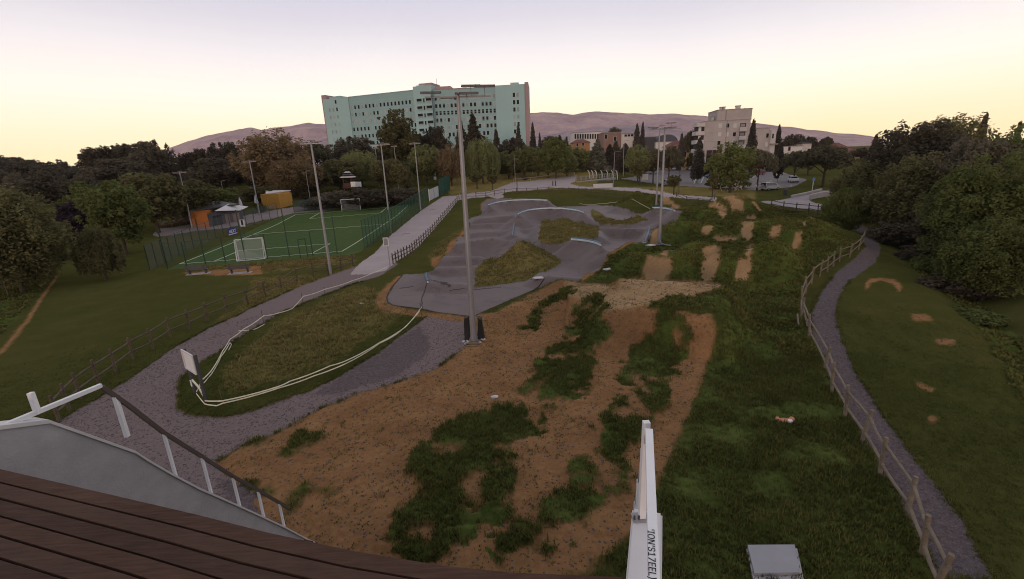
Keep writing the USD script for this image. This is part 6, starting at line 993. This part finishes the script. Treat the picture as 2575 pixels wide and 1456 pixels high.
scatter('distant_wood', band([(-260, 372), (0, 385), (60, 392), (120, 404), (200, 412), (245, 408)], 150, 260, 130, 16, 1) + band([(-260, 430), (230, 425)], 95, 150, 60, 30, 2) + band([(230, 420), (830, 405)], 130, 210, 110, 30, 3), 'broad_dark', 'far dark wood filling the low ground on the left up to the skyline')
scatter('distant_grove', band([(830, 395), (1100, 385), (1300, 378), (1480, 372)], 165, 196, 90, 24, 4) + band([(1480, 385), (1700, 372), (2100, 368)], 175, 260, 90, 16, 5) + band([(2245, 376), (2300, 372), (2700, 360)], 100, 240, 90, 20, 6), 'broad_olive', 'low dark trees filling the gaps between town and meadow in the distance')
scatter('undergrowth', band([(230, 470), (480, 462), (830, 455)], 96, 125, 70, 22, 7) + band([(2200, 545), (2330, 590)], 58, 75, 24, 40, 8) + band([(-200, 560), (150, 545)], 52, 75, 30, 50, 9), 'bush', 'dark shrubby undergrowth below the park trees')
# ---------------------------------------------------------------- grass tufts, weeds, stones
def M_blade(name, c0, c1, c2): return M_leaf(name, c0, c1, c2, .3, .0)
m_weed = M_blade('weed_blades', (.030, .033, .011), (.066, .067, .021), (.118, .108, .042)); m_lawn = M_blade('lawn_blades', (.030, .036, .010), (.055, .062, .018), (.105, .092, .034)); m_dry = M_blade('dry_blades', (.06, .05, .018), (.12, .095, .04), (.20, .16, .08))
area = .5 * np.linalg.norm(fn, axis=1); cen = V[FT].mean(1); rc = np.hypot(cen[:, 0], cen[:, 1]); vis = (cen[:, 1] > 3) & (np.abs(np.arctan2(cen[:, 0], cen[:, 1])) < math.radians(54))
fl, fd = w_lush[FT].mean(1), w_dirt[FT].mean(1); fy = w_yel[FT].mean(1); gr_ = (fc == 0) | (fc == 2)
def sample(prob, n, seed):
    g = np.random.default_rng(seed); p_ = prob * area; k = g.choice(len(p_), n, p=p_ / p_.sum()); a, b = g.random((2, n)); s_ = a + b > 1; a[s_], b[s_] = 1 - a[s_], 1 - b[s_]; T = V[FT[k]]
    return T[:, 0] + (T[:, 1] - T[:, 0]) * a[:, None] + (T[:, 2] - T[:, 0]) * b[:, None], g
def blades(P, g, per, hgt, wid, spread, leafy=False):
    n = len(P) * per; base = np.repeat(P, per, 0) + np.c_[g.normal(0, spread, n), g.normal(0, spread, n), np.zeros(n)]; h = np.repeat(hgt * g.uniform(.5, 1.3, len(P)), per) * g.uniform(.6, 1.1, n); az = g.uniform(0, 6.283, n); ln = g.uniform(.1, .9 if not leafy else 1.4, n)
    d = np.c_[np.cos(az), np.sin(az), np.zeros(n)]; s_ = np.c_[-np.sin(az), np.cos(az), np.zeros(n)] * (wid * g.uniform(.6, 1.3, n))[:, None]; top_ = base + d * (h * ln)[:, None] * .8; top_[:, 2] += h; mid = base + d * (h * ln * .25)[:, None]; mid[:, 2] += h * .55
    v = np.stack([base - s_ * .5, base + s_ * .5, mid + s_ * (1.1 if leafy else .6), top_, mid - s_ * (1.1 if leafy else .6)], 1).reshape(-1, 3); k = np.arange(n) * 5; return v, np.vstack([np.c_[k, k + 1, k + 2], np.c_[k, k + 2, k + 4], np.c_[k + 4, k + 2, k + 3]])
clump = np.clip((meshkit.fbm(np.c_[cen[:, 0] * .8, cen[:, 1] * .8, rc * 0], 3, 31) - .30) * 4, .12, 1)
P, g = sample((fl > .35) * gr_ * vis * np.clip((34 - rc) / 8, 0, 1) * clump, 26000, 41); v, f = blades(P, g, 4, .15, .022, .05); single('weeds', (v, f), m_weed, 'dense low weeds and grass between the dirt tracks and along the fence', 'weeds', kind='stuff')
P, g = sample((fl > .35) * gr_ * vis * (rc >= 24) * (rc < 105) * clump, 26000, 42); v, f = blades(P, g, 4, .17, .055, .10, True); single('mound_weeds', (v, f), M_blade('mound_weed', (.036, .036, .012), (.080, .078, .024), (.140, .126, .048)), 'leafy weeds covering the grassy dirt jump mounds', 'weeds', kind='stuff')
P, g = sample((fl < .3) * (fd < .3) * (fc == 0) * vis * np.clip((36 - rc) / 16, 0, 1) * (.4 + .6 * clump), 30000, 43); v, f = blades(P, g, 3, .075, .018, .05); single('grass', (v, f), m_lawn, 'short mown grass on the lawns either side of the tracks', 'grass', kind='stuff')
P, g = sample((fd > .3) * (fc == 2) * vis * (rc < 32) * np.clip(clump - .25, .02, 1), 2600, 44); v, f = blades(P, g, 4, .07, .02, .05); single('dirt_weeds', (v, f), m_weed, 'sparse small weeds growing in the bare dirt', 'weeds', kind='stuff')
P, g = sample((fy > .5) * (fc == 0) * vis * (rc < 75), 7000, 45); v, f = blades(P, g, 4, .20, .05, .10); single('dry_grass', (v, f), m_dry, 'yellowish dry grass on the track infields and verges', 'grass', kind='stuff')
edge_g = (w_grav[FT].max(1) > .3) & (w_grav[FT].min(1) < .7) & (fc == 0)
P, g = sample(edge_g * vis * (rc < 40), 2500, 46); v, f = blades(P, g, 5, .14, .02, .05); single('verge_grass', (v, f), m_weed, 'longer grass tufts along the edges of the gravel paths', 'grass', kind='stuff')
OCT = np.array([[1, 0, 0], [-1, 0, 0], [0, 1, 0], [0, -1, 0], [0, 0, 1], [0, 0, -1.]]); OF = np.array([[0, 2, 4], [2, 1, 4], [1, 3, 4], [3, 0, 4], [2, 0, 5], [1, 2, 5], [3, 1, 5], [0, 3, 5]])
def pebbles(P, g, s0, s1):
    n = len(P); s_ = g.uniform(s0, s1, (n, 1, 1)) * g.uniform(.6, 1.3, (n, 1, 3)) * [1, 1, .7]; a = g.uniform(0, 6.28, n); c, q = np.cos(a)[:, None], np.sin(a)[:, None]; o = OCT[None] * s_ ; o = np.stack([o[..., 0] * c - o[..., 1] * q, o[..., 0] * q + o[..., 1] * c, o[..., 2]], -1); v = (o + P[:, None]).reshape(-1, 3); return v, (OF[None] + (np.arange(n) * 6)[:, None, None]).reshape(-1, 3)
m_peb = usdkit.material(stage, LK + 'pebbles', {'g': ('geometry', {}), 'r': ramp((0, (.10, .08, .075)), (.6, (.24, .20, .185)), (1, (.46, .41, .38))), 'd': ('diffuse_bsdf', {})}, [('g.random_per_island', 'r.fac'), ('r.color', 'd.color')], surface='d.BSDF')
P, g = sample((fc == 3) * vis * (rc < 34), 9000, 47); v, f = pebbles(P, g, .012, .045); single('gravel_stones', (v, f), m_peb, 'loose grey stones lying on the gravel paths', 'gravel', kind='stuff')
P, g = sample((fc == 2) * vis * (rc < 34), 7000, 48); v, f = pebbles(P, g, .012, .05); single('dirt_stones', (v, f), m_peb, 'small stones and clods scattered on the bare dirt', 'stones', kind='stuff')
# ---------------------------------------------------------------- haze: pale even air round everything
hz_m = usdkit.material(stage, LK + 'haze', {'v': ('principled_volume', {'color': (.93, .80, .84), 'density': .00004, 'anisotropy': .0})}, volume='v.volume')
b = trimesh.creation.box((11600, 11600, 452)); b.apply_translation((0, 0, 215)); single('haze', b, hz_m, 'pale pinkish evening haze', 'haze', kind='stuff')
